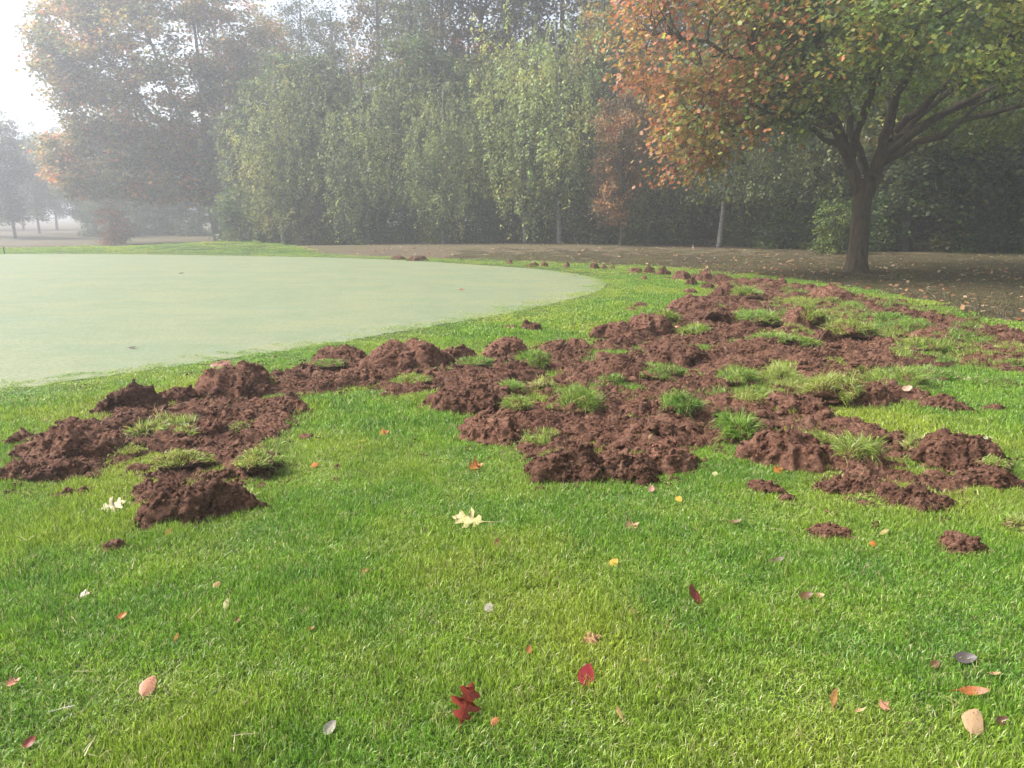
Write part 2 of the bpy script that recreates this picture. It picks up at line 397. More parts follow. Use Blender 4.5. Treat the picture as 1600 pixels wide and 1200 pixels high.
# ------------------------------------------------------------------ clods
_ico = {}
def ico(n):
    if n not in _ico:
        bm = bmesh.new(); bmesh.ops.create_icosphere(bm, subdivisions=n, radius=1)
        _ico[n] = (np.array([v.co[:] for v in bm.verts]), np.array([[v.index for v in f.verts] for f in bm.faces])); bm.free()
    return _ico[n]
def clod_mesh(name, sx, sy, sz, seed, sub=5, hollow=False, crumbs=0):
    """a crumbly heap: half widths sx, sy, height sz above its foot at z = 0"""
    U, F = ico(sub)
    th = np.arccos(np.clip(U[:, 2], -1, 1)); az = U[:, :2] / (np.linalg.norm(U[:, :2], axis=1)[:, None] + 1e-9)
    r = np.where(th < 2.0, (th / 2.0) ** .9, 1.0 - (th - 2.0) * .55)
    az3 = np.concatenate([az * 1.0, np.zeros((len(U), 1))], 1)
    rim = 1 + .40 * pnoise(az3 * 1.4, seed) + .24 * pnoise(az3 * 3.4, seed + 1) + .10 * pnoise(az3 * 8, seed + 2)
    z = np.where(th < 2.0, 1.05 * (1 - r ** 3.0) - .05, -.10 - .25 * np.sin((th - 2.0) * 1.3))
    P = np.stack([az[:, 0] * r * rim, az[:, 1] * r * rim, z], 1)
    q = np.stack([P[:, 0], P[:, 1], z * .4], 1)
    P[:, 2] *= np.where(z > 0, 1 + .42 * pnoise(q * 1.5, seed + 3) + .20 * pnoise(q * 3.3, seed + 4), 1)
    V = P * np.array([sx, sy, sz])
    if hollow:       # a scooped, shadowed mouth on the near side
        c = np.array([-0.25 * sx, -0.8 * sy, 0.3 * sz]); e = (V - c) / np.array([0.45 * sx, 0.6 * sy, 0.45 * sz])
        V[:, 1] += np.exp(-(e ** 2).sum(1)) * sy * 0.8
    lim = min(1.0, sx / .10)
    D = np.stack([pnoise(V * f, seed + 5 + k) for f, k in ((9, 0), (9, 7), (9, 9))], 1) * .030 + np.stack([pnoise(V * f, seed + 5 + k) for f, k in ((21, 1), (21, 2), (21, 3))], 1) * .020
    Nn = np.stack([P[:, 0], P[:, 1], np.maximum(z, .1)], 1); Nn /= np.linalg.norm(Nn, axis=1)[:, None] + 1e-9
    V = V + D * lim + Nn * (lim * (0.020 * np.abs(pnoise(V * 30, seed + 5)) + 0.012 * pnoise(V * 55, seed + 6) + 0.006 * pnoise(V * 110, seed + 7)))[:, None]
    Fs = [F]
    if crumbs:
        g = np.random.default_rng(int(seed * 10)); up = np.where(z > 0)[0]; pk = g.choice(up, crumbs)
        cu, cf = ico(1); rot = [np.array(Euler(g.uniform(0, 6.28, 3)).to_matrix()) for _ in range(8)]
        sz_ = (.009 + .026 * g.uniform(0, 1, crumbs) ** 2.5) * min(1, .4 + sx * 4)
        CV = np.concatenate([(cu * (1 + .5 * pnoise(cu * 1.7, k))[:, None] * np.array([.6, .5, .4])) @ rot[k % 8].T * sz_[k] + V[pk[k]] for k in range(crumbs)])
        CF = (np.arange(crumbs)[:, None, None] * len(cu) + cf[None]).reshape(-1, 3) + len(V)
        V = np.concatenate([V, CV]); Fs = [np.concatenate([F, CF])]
    return mesh_np(name, V, Fs, [M_SOIL], smooth=True)
SEED = [10]
def clod(px, py, wpx, hpx, label, dr=0.75, yaw=0.0, hollow=False, group=None, sink=0.25, name='soil_clod', tilt=0.0):
    x, y = at0(px, py); m = mpp(y)
    sx = wpx * m / 2 * 1.26
    sy = sx * dr
    y += sy * 0.8; x *= (y / (y - sy * 0.8)); sz = hpx * m * 0.74
    sz = max(sz, 0.012)
    SEED[0] += 1
    sub = 3 if wpx < 14 else (4 if wpx < 62 else 5)
    me = clod_mesh(name, sx, sy, sz, SEED[0] * 1.7, sub, hollow, 0 if wpx < 14 else int(50 + 2.6 * wpx))
    o = link(name, me, label=label, category='soil clod', group=group)
    z = float(Zs(x, y)[0])
    if d_in(x, y) > 0.1: z = max(Hs(x, y), z - 0.05)
    o.location = (x, y, z - 0.02); o.rotation_euler = (0, tilt, yaw)
    return o
def d_in(x, y): return float(soil_d(np.array([x]), np.array([y]))[0][0])

G1 = 'clods in the detached soil patch'; G2 = 'clods in the large churned stretch'; G3 = 'loose clods lying on the lawn'; G4 = 'small clods strung out along the far edge of the green'
clods = [
 # detached patch
 (203, 655, 92, 50, 'hollowed soil mound with dark mouth at back corner of the detached soil patch', .8, .2, True, G1),
 (276, 636, 62, 34, 'rounded soil mound directly beside the hollowed mound of the detached patch', .8, .6, False, G1),
 (378, 628, 112, 60, 'tallest soil mound at the back of the detached patch near the green', .7, -.2, False, G1),
 (452, 604, 62, 28, 'low soil mound where the detached patch meets the connecting strip', .8, .1, False, G1),
 (38, 698, 55, 22, 'low soil lump at the outer back end of the detached patch', .8, 0, False, G1),
 (120, 728, 130, 62, 'broad soil heap filling the outer end of the detached patch', .75, .3, False, G1),
 (70, 757, 130, 42, 'long low soil bank along the outer front edge of the detached patch', .5, .15, False, G1),
 (212, 690, 92, 46, 'soil lump behind two ragged turf flaps in the detached patch', .8, .5, False, G1),
 (330, 692, 66, 36, 'round crumbly soil lump in the middle of the detached patch', .9, .2, False, G1),
 (428, 652, 92, 26, 'flat soil ridge on the inner side of the detached patch', .6, -.3, False, G1),
 (398, 690, 110, 18, 'thin crumbled soil spread at inner side of the detached patch', .7, 0, False, G1),
 (312, 818, 150, 66, 'long overturned soil slab lying on the lawn at front of the detached patch', .45, .42, False, G1),
 (250, 780, 66, 26, 'crumbled soil between the overturned slab and the outer heap', .8, 0, False, G1),
 (340, 757, 60, 22, 'low soil ridge just behind the overturned slab', .7, .3, False, G1),
 # strip
 (535, 573, 80, 34, 'dark soil mound standing alone at the start of the connecting strip', .75, -.2, False, G2),
 (642, 584, 112, 58, 'tall peaked soil mound on the connecting strip next to the green', .75, .2, False, G2),
 (717, 570, 58, 32, 'smaller soil mound just beside the tall peaked mound', .8, .4, False, G2),
 (575, 602, 90, 26, 'low soil lump in front of the peaked mound', .6, .1, False, G2),
 # main stretch, near side
 (730, 652, 118, 52, 'broad soil mound at the inner corner of the large stretch facing the lawn', .7, -.3, False, G2),
 (768, 697, 104, 48, 'rounded soil shoulder bulging onto the lawn below the broad mound', .7, -.4, False, G2),
 (805, 606, 84, 38, 'soil lump behind the broad mound, streaked with thin grass', .7, 0, False, G2),
 (793, 566, 60, 36, 'upright soil lump at the back edge by the fringe', .8, .3, False, G2),
 (868, 560, 42, 28, 'dark jagged soil lump beside the turf clump at the back edge', .8, .5, False, G2),
 (900, 552, 40, 20, 'small soil lump on the back edge beside the jagged one', .8, 0, False, G2),
 (965, 600, 106, 46, 'smooth dark soil hump in the middle of the large stretch', .7, -.3, False, G2),
 (958, 534, 56, 24, 'pale soil lump at the back edge below the flat leaf', .7, .2, False, G2),
 (1012, 530, 76, 36, 'lumpy soil crest near the orange leaf', .7, .2, False, G2),
 (892, 760, 105, 46, 'ragged front soil lump with a grass flap on its side', .7, .1, False, G2),
 (985, 757, 84, 44, 'rounded soil lump at the front edge between two bigger ones', .7, 0, False, G2),
 (1042, 742, 84, 54, 'dark soil lump at the front edge with a shadowed underside', .8, .2, False, G2),
 (1020, 700, 80, 42, 'soil lump with a pocket in the middle of the front part', .8, 0, True, G2),
 (880, 640, 42, 28, 'small torn soil lump leaning against the big grass tuft', .8, 0, False, G2),
 (1000, 652, 66, 30, 'split soil lump beside the dark twig', .7, .4, False, G2),
 (930, 690, 90, 16, 'flattened crumbly soil in front of the big grass tuft', .8, 0, False, G2),
 (855, 712, 70, 18, 'flat soil spread in the hollow behind the ragged front lump', .8, 0, False, G2),
 # main stretch, far side
 (1132, 470, 48, 28, 'rounded soil clod on top of the far crest', .8, 0, False, G2),
 (1188, 446, 64, 14, 'flat slab of soil lying at the far end of the large stretch', .5, 0, False, G2),
 (1296, 474, 60, 26, 'ridged soil mound at the far edge facing the maple', .7, -.2, False, G2),
 (1122, 516, 66, 36, 'soil hump with a dark burrow-like gap and a grass cap', .8, 0, True, G2),
 (1076, 492, 80, 28, 'long soil bank along the far crest beside the fringe', .6, .4, False, G2),
 (1060, 580, 80, 34, 'dark peaked soil lump in the middle distance', .8, 0, False, G2),
 (1355, 640, 76, 46, 'dark soil clod tight against the largest grass mound', .8, -.3, False, G2),
 (1245, 655, 108, 44, 'broad soil clod sloping in front of the largest grass mound', .6, -.4, False, G2),
 (1476, 650, 64, 28, 'soil clod at the outer edge next to a curled tan leaf', .8, -.4, False, G2),
 (1228, 738, 124, 64, 'big wedge of soil tilted up beside the dark grass tuft', .7, -.35, False, G2),
 (1287, 545, 34, 34, 'steep soil face below a grass capped ridge', .8, 0, False, G2),
 (1242, 520, 54, 36, 'rounded soil back beside the grass capped ridge', .8, .8, False, G2),
 (1395, 708, 60, 32, 'soil lump at the inner end of the front outer bank', .8, 0, False, G2),
 (1490, 738, 122, 54, 'highest soil bank at the outer front of the large stretch', .7, -.3, False, G2),
 (1545, 772, 100, 34, 'low soil bank at the outermost front tip of the large stretch', .6, -.2, False, G2),
 (1432, 804, 110, 38, 'crumbly soil bank along the very front of the outer part', .6, -.2, False, G2),
 (1312, 780, 76, 30, 'soil lump at the front beside a small grass tussock', .7, 0, False, G2),
 (1180, 560, 80, 22, 'loose soil ridge across the middle of the far part', .6, 0, False, G2),
 (1400, 500, 66, 20, 'dark soil lump between turf clumps on the far slope', .7, -.3, False, G2),
 (1475, 512, 60, 18, 'low soil lump at the upper outer edge of the far slope', .7, -.3, False, G2),
 (1460, 540, 60, 24, 'dark soil lump halfway down the far slope', .7, -.2, False, G2),
 (1545, 578, 90, 22, 'row-like soil lump at the outer end of the far slope', .5, -.1, False, G2),
 (1570, 538, 50, 12, 'thin soil scrape at the outer top of the far slope', .5, -.2, False, G2),
 (1380, 555, 70, 22, 'dark crumbling soil lump beside the flat split clod', .7, 0, False, G2),
 # loose ones on the lawn
 (830, 521, 30, 19, 'single round soil clod standing on the fringe by the green', .9, 0, False, G3),
 (797, 517, 24, 8, 'flat soil crumb beside the round clod on the fringe', .9, 0, False, G3),
 (985, 487, 22, 8, 'dark soil clod on the fringe, lower of a pair', .9, 0, False, G3),
 (1000, 483, 24, 12, 'dark soil clod on the fringe, upper of a pair', .9, 0, False, G3),
 (1195, 776, 54, 27, 'wedge of soil lying alone in front of the dark grass tuft', .6, -.6, False, G3),
 (1300, 845, 78, 20, 'flat oval patch of soil alone on the lawn with straw along it', .55, -.2, False, G3),
 (1503, 872, 76, 30, 'soil patch with straw rim nearest to the outer edge of the lawn', .6, -.5, False, G3),
 (1550, 646, 32, 14, 'small brown clod on the grass beyond the curled tan leaf', .8, -.4, False, G3),
 (185, 864, 58, 16, 'narrow soil crumb strip on the lawn below the overturned slab', .4, .3, False, G3),
 (105, 782, 70, 14, 'thin scrape of soil on the lawn before the outer heap', .4, .5, False, G3),
 (15, 778, 40, 14, 'soil scrape at the edge of view before the low bank', .5, 0, False, G3),
 (147, 938, 26, 11, 'soil crumb with a cream leaf lying against it', .8, 0, False, G3),
 (148, 892, 22, 8, 'small soil crumb just below the narrow crumb strip', .8, 0, False, G3),
 (70, 901, 14, 7, 'tiny dark soil crumb alone near the edge of the lawn', .8, 0, False, G3),
 (525, 757, 26, 9, 'small soil crumb on the lawn between the two soil areas', .8, 0, False, G3),
 (528, 722, 14, 6, 'tiny soil crumb on the lawn behind the small one', .8, 0, False, G3),
 (920, 812, 34, 8, 'scattered soil crumb on the lawn before the ragged front lump', .8, 0, False, G3),
 (840, 770, 40, 8, 'soil smear on the grass at the foot of the ragged front lump', .5, 0, False, G3),
 (1255, 559, 32, 13, 'flat split dark clod lying on bare soil', .6, 0, False, G2),
]
for c in clods:
    clod(c[0], c[1], c[2], c[3], c[4], c[5], c[6], c[7], c[8])
for (px, py, w_, h_) in [(623, 406, 20, 4), (652, 408, 24, 6), (797, 412.5, 11, 5), (832, 416, 18, 3.5), (851, 416, 14, 5), (886, 417.5, 12, 6), (928, 419, 14, 6), (944, 419, 12, 4), (957, 419, 8, 4),
                          (993, 426, 22, 7), (1014, 427, 17, 9), (1036, 430, 20, 8), (1065, 437, 30, 11), (1100, 441, 24, 13), (1085, 437, 12, 8), (1080, 446, 18, 9), (1043, 436, 8, 4), (1128, 441, 22, 9), (1105, 452, 22, 8), (1078, 460, 24, 6), (1007, 437, 10, 4)]:
    clod(px, py, w_, h_ * 1.7 + 1.5, 'small brown soil clod in the line trailing along the far edge of the green', .8, random.uniform(0, 3), False, G4)

# ------------------------------------------------------------------ grass blades
def blades(n, rx, ry, hmin, hmax, width, lean, rng, splay=0.0, dome=None):
    """n curved blades: five points, three triangles each"""
    a = rng.uniform(0, 2 * np.pi, n); r = np.sqrt(rng.uniform(0, 1, n))
    bx, by = rx * r * np.cos(a), ry * r * np.sin(a)
    bz = np.zeros(n) if dome is None else dome(bx, by)
    h = rng.uniform(hmin, hmax, n)
    th = rng.uniform(0, 2 * np.pi, n); l = h * rng.uniform(0.15, 1.0, n) * lean
    dx, dy = np.cos(th) * l + bx / rx * splay * h, np.sin(th) * l + by / ry * splay * h
    hz = np.sqrt(np.maximum(h * h - (dx * dx + dy * dy) * 0.75, (0.18 * h) ** 2))
    wd = width * rng.uniform(0.6, 1.2, n) / 2
    ph = rng.uniform(0, np.pi, n); wx, wy = np.cos(ph) * wd, np.sin(ph) * wd
    B = np.stack([bx, by, bz], 1)
    p = np.zeros((n, 5, 3))
    W = np.stack([wx, wy, np.zeros(n)], 1); D = np.stack([dx, dy, np.zeros(n)], 1); Z = np.stack([np.zeros(n), np.zeros(n), hz], 1)
    p[:, 0] = B - W; p[:, 1] = B + W
    mid = B + D * 0.35 + Z * 0.68
    p[:, 2] = mid - W * 0.8; p[:, 3] = mid + W * 0.8
    p[:, 4] = B + D + Z * 0.97
    i = (np.arange(n) * 5)[:, None]
    F = np.concatenate([i + [0, 1, 3], i + [0, 3, 2], i + [2, 3, 4]], 0)
    t = np.repeat(rng.uniform(0, 1, n), 5)
    return p.reshape(-1, 3), F, t

def scatter(name, variants, pts, rot, scl, mat, seed, **props):
    """one object that holds its blade patches and its points; geometry nodes copy the patches onto the points"""
    K = len(variants); Vs, Fs, T, Var, off = [], [], [], [], 0
    for k, (V, F, t) in enumerate(variants):
        Vs.append(V); Fs.append(F + off); off += len(V); T.append(t); Var.append(np.full(len(V), k + 1))
    n = len(pts)
    V = np.concatenate(Vs + [pts]); F = np.concatenate(Fs)
    tint = np.concatenate(T + [np.zeros(n)]); var = np.concatenate(Var + [np.zeros(n)])
    z0 = lambda a, d: np.concatenate([np.tile(d, (off, 1)), a])
    idx = np.concatenate([np.zeros(off), np.random.default_rng(seed).integers(0, K, n)])
    me = mesh_np(name, V, [F], [mat], attrs={'tint': ('FLOAT', tint), 'var': ('INT', var), 'rot': ('FLOAT_VECTOR', z0(rot, [0, 0, 0])), 'scl': ('FLOAT_VECTOR', z0(scl, [1, 1, 1])), 'pick': ('INT', idx)})
    o = link(name, me, **props)
    g = bpy.data.node_groups.new(name, 'GeometryNodeTree')
    g.interface.new_socket('Geometry', in_out='INPUT', socket_type='NodeSocketGeometry'); g.interface.new_socket('Geometry', in_out='OUTPUT', socket_type='NodeSocketGeometry')
    nn, L = g.nodes, g.links
    gi, go = nn.new('NodeGroupInput'), nn.new('NodeGroupOutput')
    def na(nm, ty):
        a = nn.new('GeometryNodeInputNamedAttribute'); a.data_type = ty; a.inputs[0].default_value = nm; return a.outputs[0]
    va = na('var', 'INT')
    def sep(k):
        c = nn.new('FunctionNodeCompare'); c.data_type = 'INT'; c.operation = 'EQUAL'
        L.new(va, [s for s in c.inputs if s.name == 'A' and s.type == 'INT'][0]); [s for s in c.inputs if s.name == 'B' and s.type == 'INT'][0].default_value = k
        s = nn.new('GeometryNodeSeparateGeometry'); s.domain = 'POINT'; L.new(gi.outputs[0], s.inputs[0]); L.new(c.outputs[0], s.inputs[1]); return s.outputs[0]
    g2i = nn.new('GeometryNodeGeometryToInstance')
    for k in range(K, 0, -1): L.new(sep(k), g2i.inputs[0])
    iop = nn.new('GeometryNodeInstanceOnPoints')
    L.new(sep(0), iop.inputs['Points']); L.new(g2i.outputs[0], iop.inputs['Instance']); iop.inputs['Pick Instance'].default_value = True
    L.new(na('pick', 'INT'), iop.inputs['Instance Index']); L.new(na('rot', 'FLOAT_VECTOR'), iop.inputs['Rotation']); L.new(na('scl', 'FLOAT_VECTOR'), iop.inputs['Scale'])
    L.new(iop.outputs[0], go.inputs[0])
    md = o.modifiers.new('scatter', 'NODES'); md.node_group = g
    return o

def jgrid(x0, x1, y0, y1, st, rng):
    xs = np.arange(x0, x1, st); ys = np.arange(y0, y1, st); X, Y = np.meshgrid(xs, ys)
    x = X.ravel() + rng.uniform(-.5, .5, X.size) * st; y = Y.ravel() + rng.uniform(-.5, .5, X.size) * st
    return x, y
def in_view(x, y, margin=1.6): return np.abs(x) < 0.70 * y + margin
rng = np.random.default_rng(11)
def grass_layer(name, st, y0, y1, vars_, label, seed, low=1.0):
    x, y = jgrid(-0.7 * y1 - 1.7, 0.7 * y1 + 1.7, y0, y1, st, rng)
    k = in_view(x, y); x, y = x[k], y[k]
    dg = -polydist(x, y, GREEN); dl = polydist(x, y, LAWN); sd, _ = soil_d(x, y)
    sh = soil_h(x, y, sd)
    k = (dg > -0.55 * rng.uniform(0, 1, len(x)) ** 2.5) & (dl > 0.05) & (sh < 0.012)
    worn = sstep(-0.45, -0.05, sd)                                    # thinner and shorter by the torn edge
    k &= rng.uniform(0, 1, len(x)) > 0.25 * worn
    x, y, dg, sd = x[k], y[k], dg[k], sd[k]
    short = 0.22 + 0.78 * sstep(0.05, 1.4, dg + 0.25 * n2(x, y, 1.5, 31))
    hz = short * (0.95 + 0.55 * n2(x, y, 1.7, 32) + 0.45 * n2(x, y, 5.0, 33))
    hz = np.maximum(hz, 0.18)
    n = len(x)
    pts = np.stack([x, y, H(x, y) + 0.001 ], 1)
    rot = np.stack([rng.normal(0, .06, n), rng.normal(0, .06, n), rng.uniform(0, 6.28, n)], 1)
    s = rng.uniform(0.9, 1.15, n)
    scl = np.stack([s, s, hz * low], 1)
    return scatter(name, vars_, pts, rot, scl, M_BLADE, seed, kind='stuff', label=label, category='grass')
NEARV = [blades(245, .085, .085, .020, .045, .0034, .95, rng) for _ in range(7)]
MIDV = [blades(300, .17, .17, .024, .050, .0056, .95, rng) for _ in range(6)]
FARV = [blades(260, .34, .34, .022, .046, .011, .9, rng) for _ in range(5)]
grass_layer('grass', 0.070, 1.3, 5.2, NEARV, 'short green lawn grass close to the camera', 1)
grass_layer('grass', 0.115, 5.2, 9.5, MIDV, 'short green lawn grass around the churned soil', 2)
grass_layer('grass', 0.21, 9.5, 20, FARV, 'short green fringe grass beyond the churned soil', 3)

x, y = jgrid(-2, 30, 8, 38, 0.30, rng)
k = in_view(x, y, 1.0) & (polydist(x, y, LAWN) < -0.05) & (rng.uniform(0, 1, len(x)) < 1 - sstep(20, 37, y)); x, y = x[k], y[k]; n = len(x)
scatter('rough_grass', FARV, np.stack([x, y, H(x, y) - .03], 1), np.stack([0 * x, 0 * x, rng.uniform(0, 6.28, n)], 1), np.stack([np.ones(n), np.ones(n), rng.uniform(.5, 1.0, n)], 1), M_ROUGHB, 4,
        kind='stuff', label='thin brownish grass on the ground round the maple', category='grass')

VFARV = [blades(260, .62, .62, .022, .046, .020, .9, rng) for _ in range(5)]
grass_layer('grass', 0.34, 20, 36.5, VFARV, 'short green grass behind the putting green', 10, 0.45)

# loose turf still lying over the churned soil
x, y = jgrid(-5, 13, 4, 19, 0.075, rng)
k = in_view(x, y); x, y = x[k], y[k]
sd, _ = soil_d(x, y); k = (sd > 0.0) & (island(x, y) > 0.10) & (rng.uniform(0, 1, len(x)) < 0.75); x, y = x[k], y[k]
n = len(x); z = Zs(x, y)
scatter('loose_grass', [blades(90, .07, .07, .025, .075, .0042, 1.15, rng) for _ in range(6)], np.stack([x, y, z - .004], 1),
        np.stack([rng.normal(0, .3, n), rng.normal(0, .3, n), rng.uniform(0, 6.28, n)], 1), np.repeat(rng.uniform(.7, 1.25, (n, 1)), 3, 1), M_TUFT, 5,
        kind='stuff', label='ragged loose grass left growing over the churned soil', category='grass')
# dead bits lying in the lawn
x, y = jgrid(-7, 8, 1.4, 10, 0.15, rng)
sd = soil_d(x, y)[0]
k = in_view(x, y) & (rng.uniform(0, 1, len(x)) < .30 + .5 * sstep(-.1, .5, n2(x, y, .9, 61)) + .6 * np.exp(-np.abs(sd) / .12)); x, y, sd = x[k], y[k], sd[k]
k = (polydist(x, y, GREEN) < -.3) & ((sd < .08) | (rng.uniform(0, 1, len(x)) < .5)); x, y = x[k], y[k]; n = len(x)
scatter('dead_grass', [blades(7, .07, .07, .03, .075, .0034, 2.2, rng) for _ in range(8)], np.stack([x, y, Zs(x, y) + rng.uniform(.006, .022, n)], 1),
        np.stack([rng.normal(0, .25, n), rng.normal(0, .25, n), rng.uniform(0, 6.28, n)], 1), np.repeat(rng.uniform(.6, 1.2, (n, 1)), 3, 1), M_DEAD, 8,
        kind='stuff', label='dead straw coloured blades and bits lying in the lawn', category='dead grass')
# ragged fringe along the torn edges
x, y = jgrid(-6, 13, 3.6, 19, 0.05, rng)
k = in_view(x, y); x, y = x[k], y[k]
sd, _ = soil_d(x, y); sh = soil_h(x, y, sd); k = (sd > -0.14) & (sd < 0.10) & (sh < 0.03) & (n2(x, y, 3.3, 41) > 0.0) & (rng.uniform(0, 1, len(x)) < 0.45); x, y = x[k], y[k]
n = len(x)
scatter('edge_grass', [blades(28, .04, .04, .025, .070, .0036, 1.3, rng) for _ in range(6)], np.stack([x, y, Zs(x, y) - .003], 1),
        np.stack([rng.normal(0, .4, n), rng.normal(0, .4, n), rng.uniform(0, 6.28, n)], 1), np.repeat(rng.uniform(.7, 1.2, (n, 1)), 3, 1), M_TUFT, 6,
        kind='stuff', label='ragged yellowing grass along the torn edges of the soil', category='grass')
# crumbs of soil over the churned ground and on the lawn round it
def crumb(seed):
    """a sprinkle of a dozen crumbs over a hand's breadth"""
    g = np.random.default_rng(seed); U, F = ico(1); Vs, Fs = [], []
    for q in range(11):
        r = 1 + 0.5 * pnoise(U * 1.7, seed * 20 + q); R = np.array(Euler(g.uniform(0, 6.28, 3)).to_matrix())
        V = (U * r[:, None] * np.array([.5, .45, .38])) @ R.T * (0.008 + 0.026 * g.uniform() ** 3)
        a, e = g.uniform(0, 6.28), .055 * math.sqrt(g.uniform()); V += [e * math.cos(a), e * math.sin(a), g.uniform(-.004, .006)]
        Vs.append(V); Fs.append(F + q * len(U))
    V = np.concatenate(Vs); return V, np.concatenate(Fs), np.zeros(len(V))
x, y = jgrid(-6.5, 13, 3.6, 19, 0.075, rng)
k = in_view(x, y); x, y = x[k], y[k]
sd, _ = soil_d(x, y)
pr = np.where(sd > 0, 0.9, 0.26 * np.exp(sd / 0.20)); k = rng.uniform(0, 1, len(x)) < pr * (0.35 + sstep(-.2, .4, n2(x, y, 4, 51))); x, y, sd = x[k], y[k], sd[k]
n = len(x); sz = np.where(sd > 0, 1.0, .7) * rng.uniform(.7, 1.2, n) * (1 + .3 * (y > 8))
on = sd < -0.02
scatter('soil_crumbs', [crumb(s) for s in range(10)], np.stack([x, y, Zs(x, y) + np.where(on, 0.018, 0.004)], 1), np.stack([rng.normal(0, .15, n), rng.normal(0, .15, n), rng.uniform(0, 6.28, n)], 1), np.repeat(sz[:, None], 3, 1), M_SOIL, 7,
        kind='stuff', label='loose brown soil crumbs strewn over the churned ground', category='soil crumbs')

# fist-sized broken chunks between the heaps
def chunk(seed):
    U, F = ico(3); r = 1 + .45 * pnoise(U * 1.3, seed * 3.1) + .22 * pnoise(U * 3.2, seed * 3.1 + 1) + .10 * pnoise(U * 7, seed * 3.1 + 2)
    V = U * r[:, None] * np.array([.5, .42, .30]); return V, F, np.zeros(len(V))
x, y = jgrid(-6.5, 13, 3.6, 19, 0.16, rng)
k = in_view(x, y); x, y = x[k], y[k]; sd, _ = soil_d(x, y)
k = rng.uniform(0, 1, len(x)) < np.where(sd > 0, .5, .05 * np.exp(sd / .25)); x, y = x[k], y[k]; n = len(x)
sz = .035 + .085 * rng.uniform(0, 1, n) ** 2
scatter('soil_chunks', [chunk(s) for s in range(9)], np.stack([x, y, Zs(x, y) + .05 * sz], 1), np.stack([rng.normal(0, .4, n), rng.normal(0, .4, n), rng.uniform(0, 6.28, n)], 1), np.repeat(sz[:, None], 3, 1), M_SOIL, 9,
        kind='stuff', label='broken fist sized soil chunks strewn between the heaps', category='soil chunks')
# ------------------------------------------------------------------ turf clumps: a soil body with a grass top
G5 = 'clumps of torn turf'
rngt = np.random.default_rng(23)
def turf(px, py, wpx, hpx, label, long=1.0, tilt=(0, 0), yellow=0):
    x, y = at0(px, py); m = mpp(y)
    sx = wpx * m / 2 * 1.12; sy = sx * 0.8; hz = hpx * m
    y += sy * 0.8; x *= y / (y - sy * 0.8)
    SEED[0] += 1
    body_h = max(0.34 * hz, 0.02)
    U, F = ico(4)
    r = 1 + 0.48 * pnoise(U * 1.5, SEED[0]) + 0.20 * pnoise(U * 3.6, SEED[0] + 3)
    V = U * r[:, None]; V[:, 2] = np.where(V[:, 2] > 0, V[:, 2], V[:, 2] * .4)
    V = V * np.array([sx * .82, sy * .82, body_h])
    V += (U * (0.014 * pnoise(V * 30, SEED[0]) + 0.008 * pnoise(V * 70, 2))[:, None])
    o = link('turf_clump', mesh_np('turf_clump', V, [F], [M_SOIL], smooth=True), label=label, category='turf clump', group=G5)
    z = float(Zs(x, y)[0]); o.location = (x, y, z + 0.012); o.rotation_euler = (tilt[0], tilt[1], rngt.uniform(0, 6.28) if tilt == (0, 0) else 0)
    # blades root on the body's surface, thick on top and ragged down the sides
    n = int(np.clip(900 * (sx / 0.15) ** 2, 160, 1700))
    up = np.where(U[:, 2] > -0.02)[0]
    pk = rngt.choice(up, n * 2)
    keep = rngt.uniform(0, 1, n * 2) < sstep(-0.25, 0.35, U[pk, 2] * .8 - .15 + 1.0 * pnoise(U[pk] * 1.8, SEED[0] + 9)); pk = pk[keep][:n]; n = len(pk)
    wd = (0.0042 if y < 8 else 0.0065) * rngt.uniform(.6, 1.2, n) / 2
    L = rngt.uniform(.35, 1.0, n) ** 1.3 * .140 * long * np.clip(hz / .20, .5, 1.2)
    comb = np.stack([pnoise(V[pk] * 9, SEED[0] + 20), pnoise(V[pk] * 9, SEED[0] + 21), np.zeros(n)], 1)
    d = U[pk] * .40 + np.array([0, 0, .80]) + comb * 1.5 + rngt.normal(0, .30, (n, 3)); d /= np.linalg.norm(d, axis=1)[:, None]
    sidev = np.cross(d, rngt.normal(size=(n, 3))); sidev /= np.linalg.norm(sidev, axis=1)[:, None]
    root = V[pk] * .98 + rngt.normal(0, .008, (n, 3)) * np.array([1, 1, .3])
    g_ = rngt.uniform(.25, .85, n)
    Bv = np.zeros((n, 7, 3))
    for q, (t_, wf) in enumerate(((0, 1), (.4, .95), (.75, .7))):
        p_ = root + d * (L * t_)[:, None] - np.stack([0 * L, 0 * L, g_ * L * t_ * t_], 1)
        Bv[:, 2 * q] = p_ - sidev * (wd * wf)[:, None]; Bv[:, 2 * q + 1] = p_ + sidev * (wd * wf)[:, None]
    Bv[:, 6] = root + d * L[:, None] - np.stack([0 * L, 0 * L, g_ * L], 1)
    i7 = (np.arange(n) * 7)[:, None]
    Bf = np.concatenate([i7 + f for f in ([0, 1, 3], [0, 3, 2], [2, 3, 5], [2, 5, 4], [4, 5, 6])], 0)
    t = np.repeat(rngt.uniform(0, 1, n), 7)
    me = mesh_np('grass', Bv.reshape(-1, 3), [Bf], [M_TUFT], attrs={'tint': ('FLOAT', np.clip(t + yellow * .12, 0, 1))})
    link('grass', me, o)
    return o
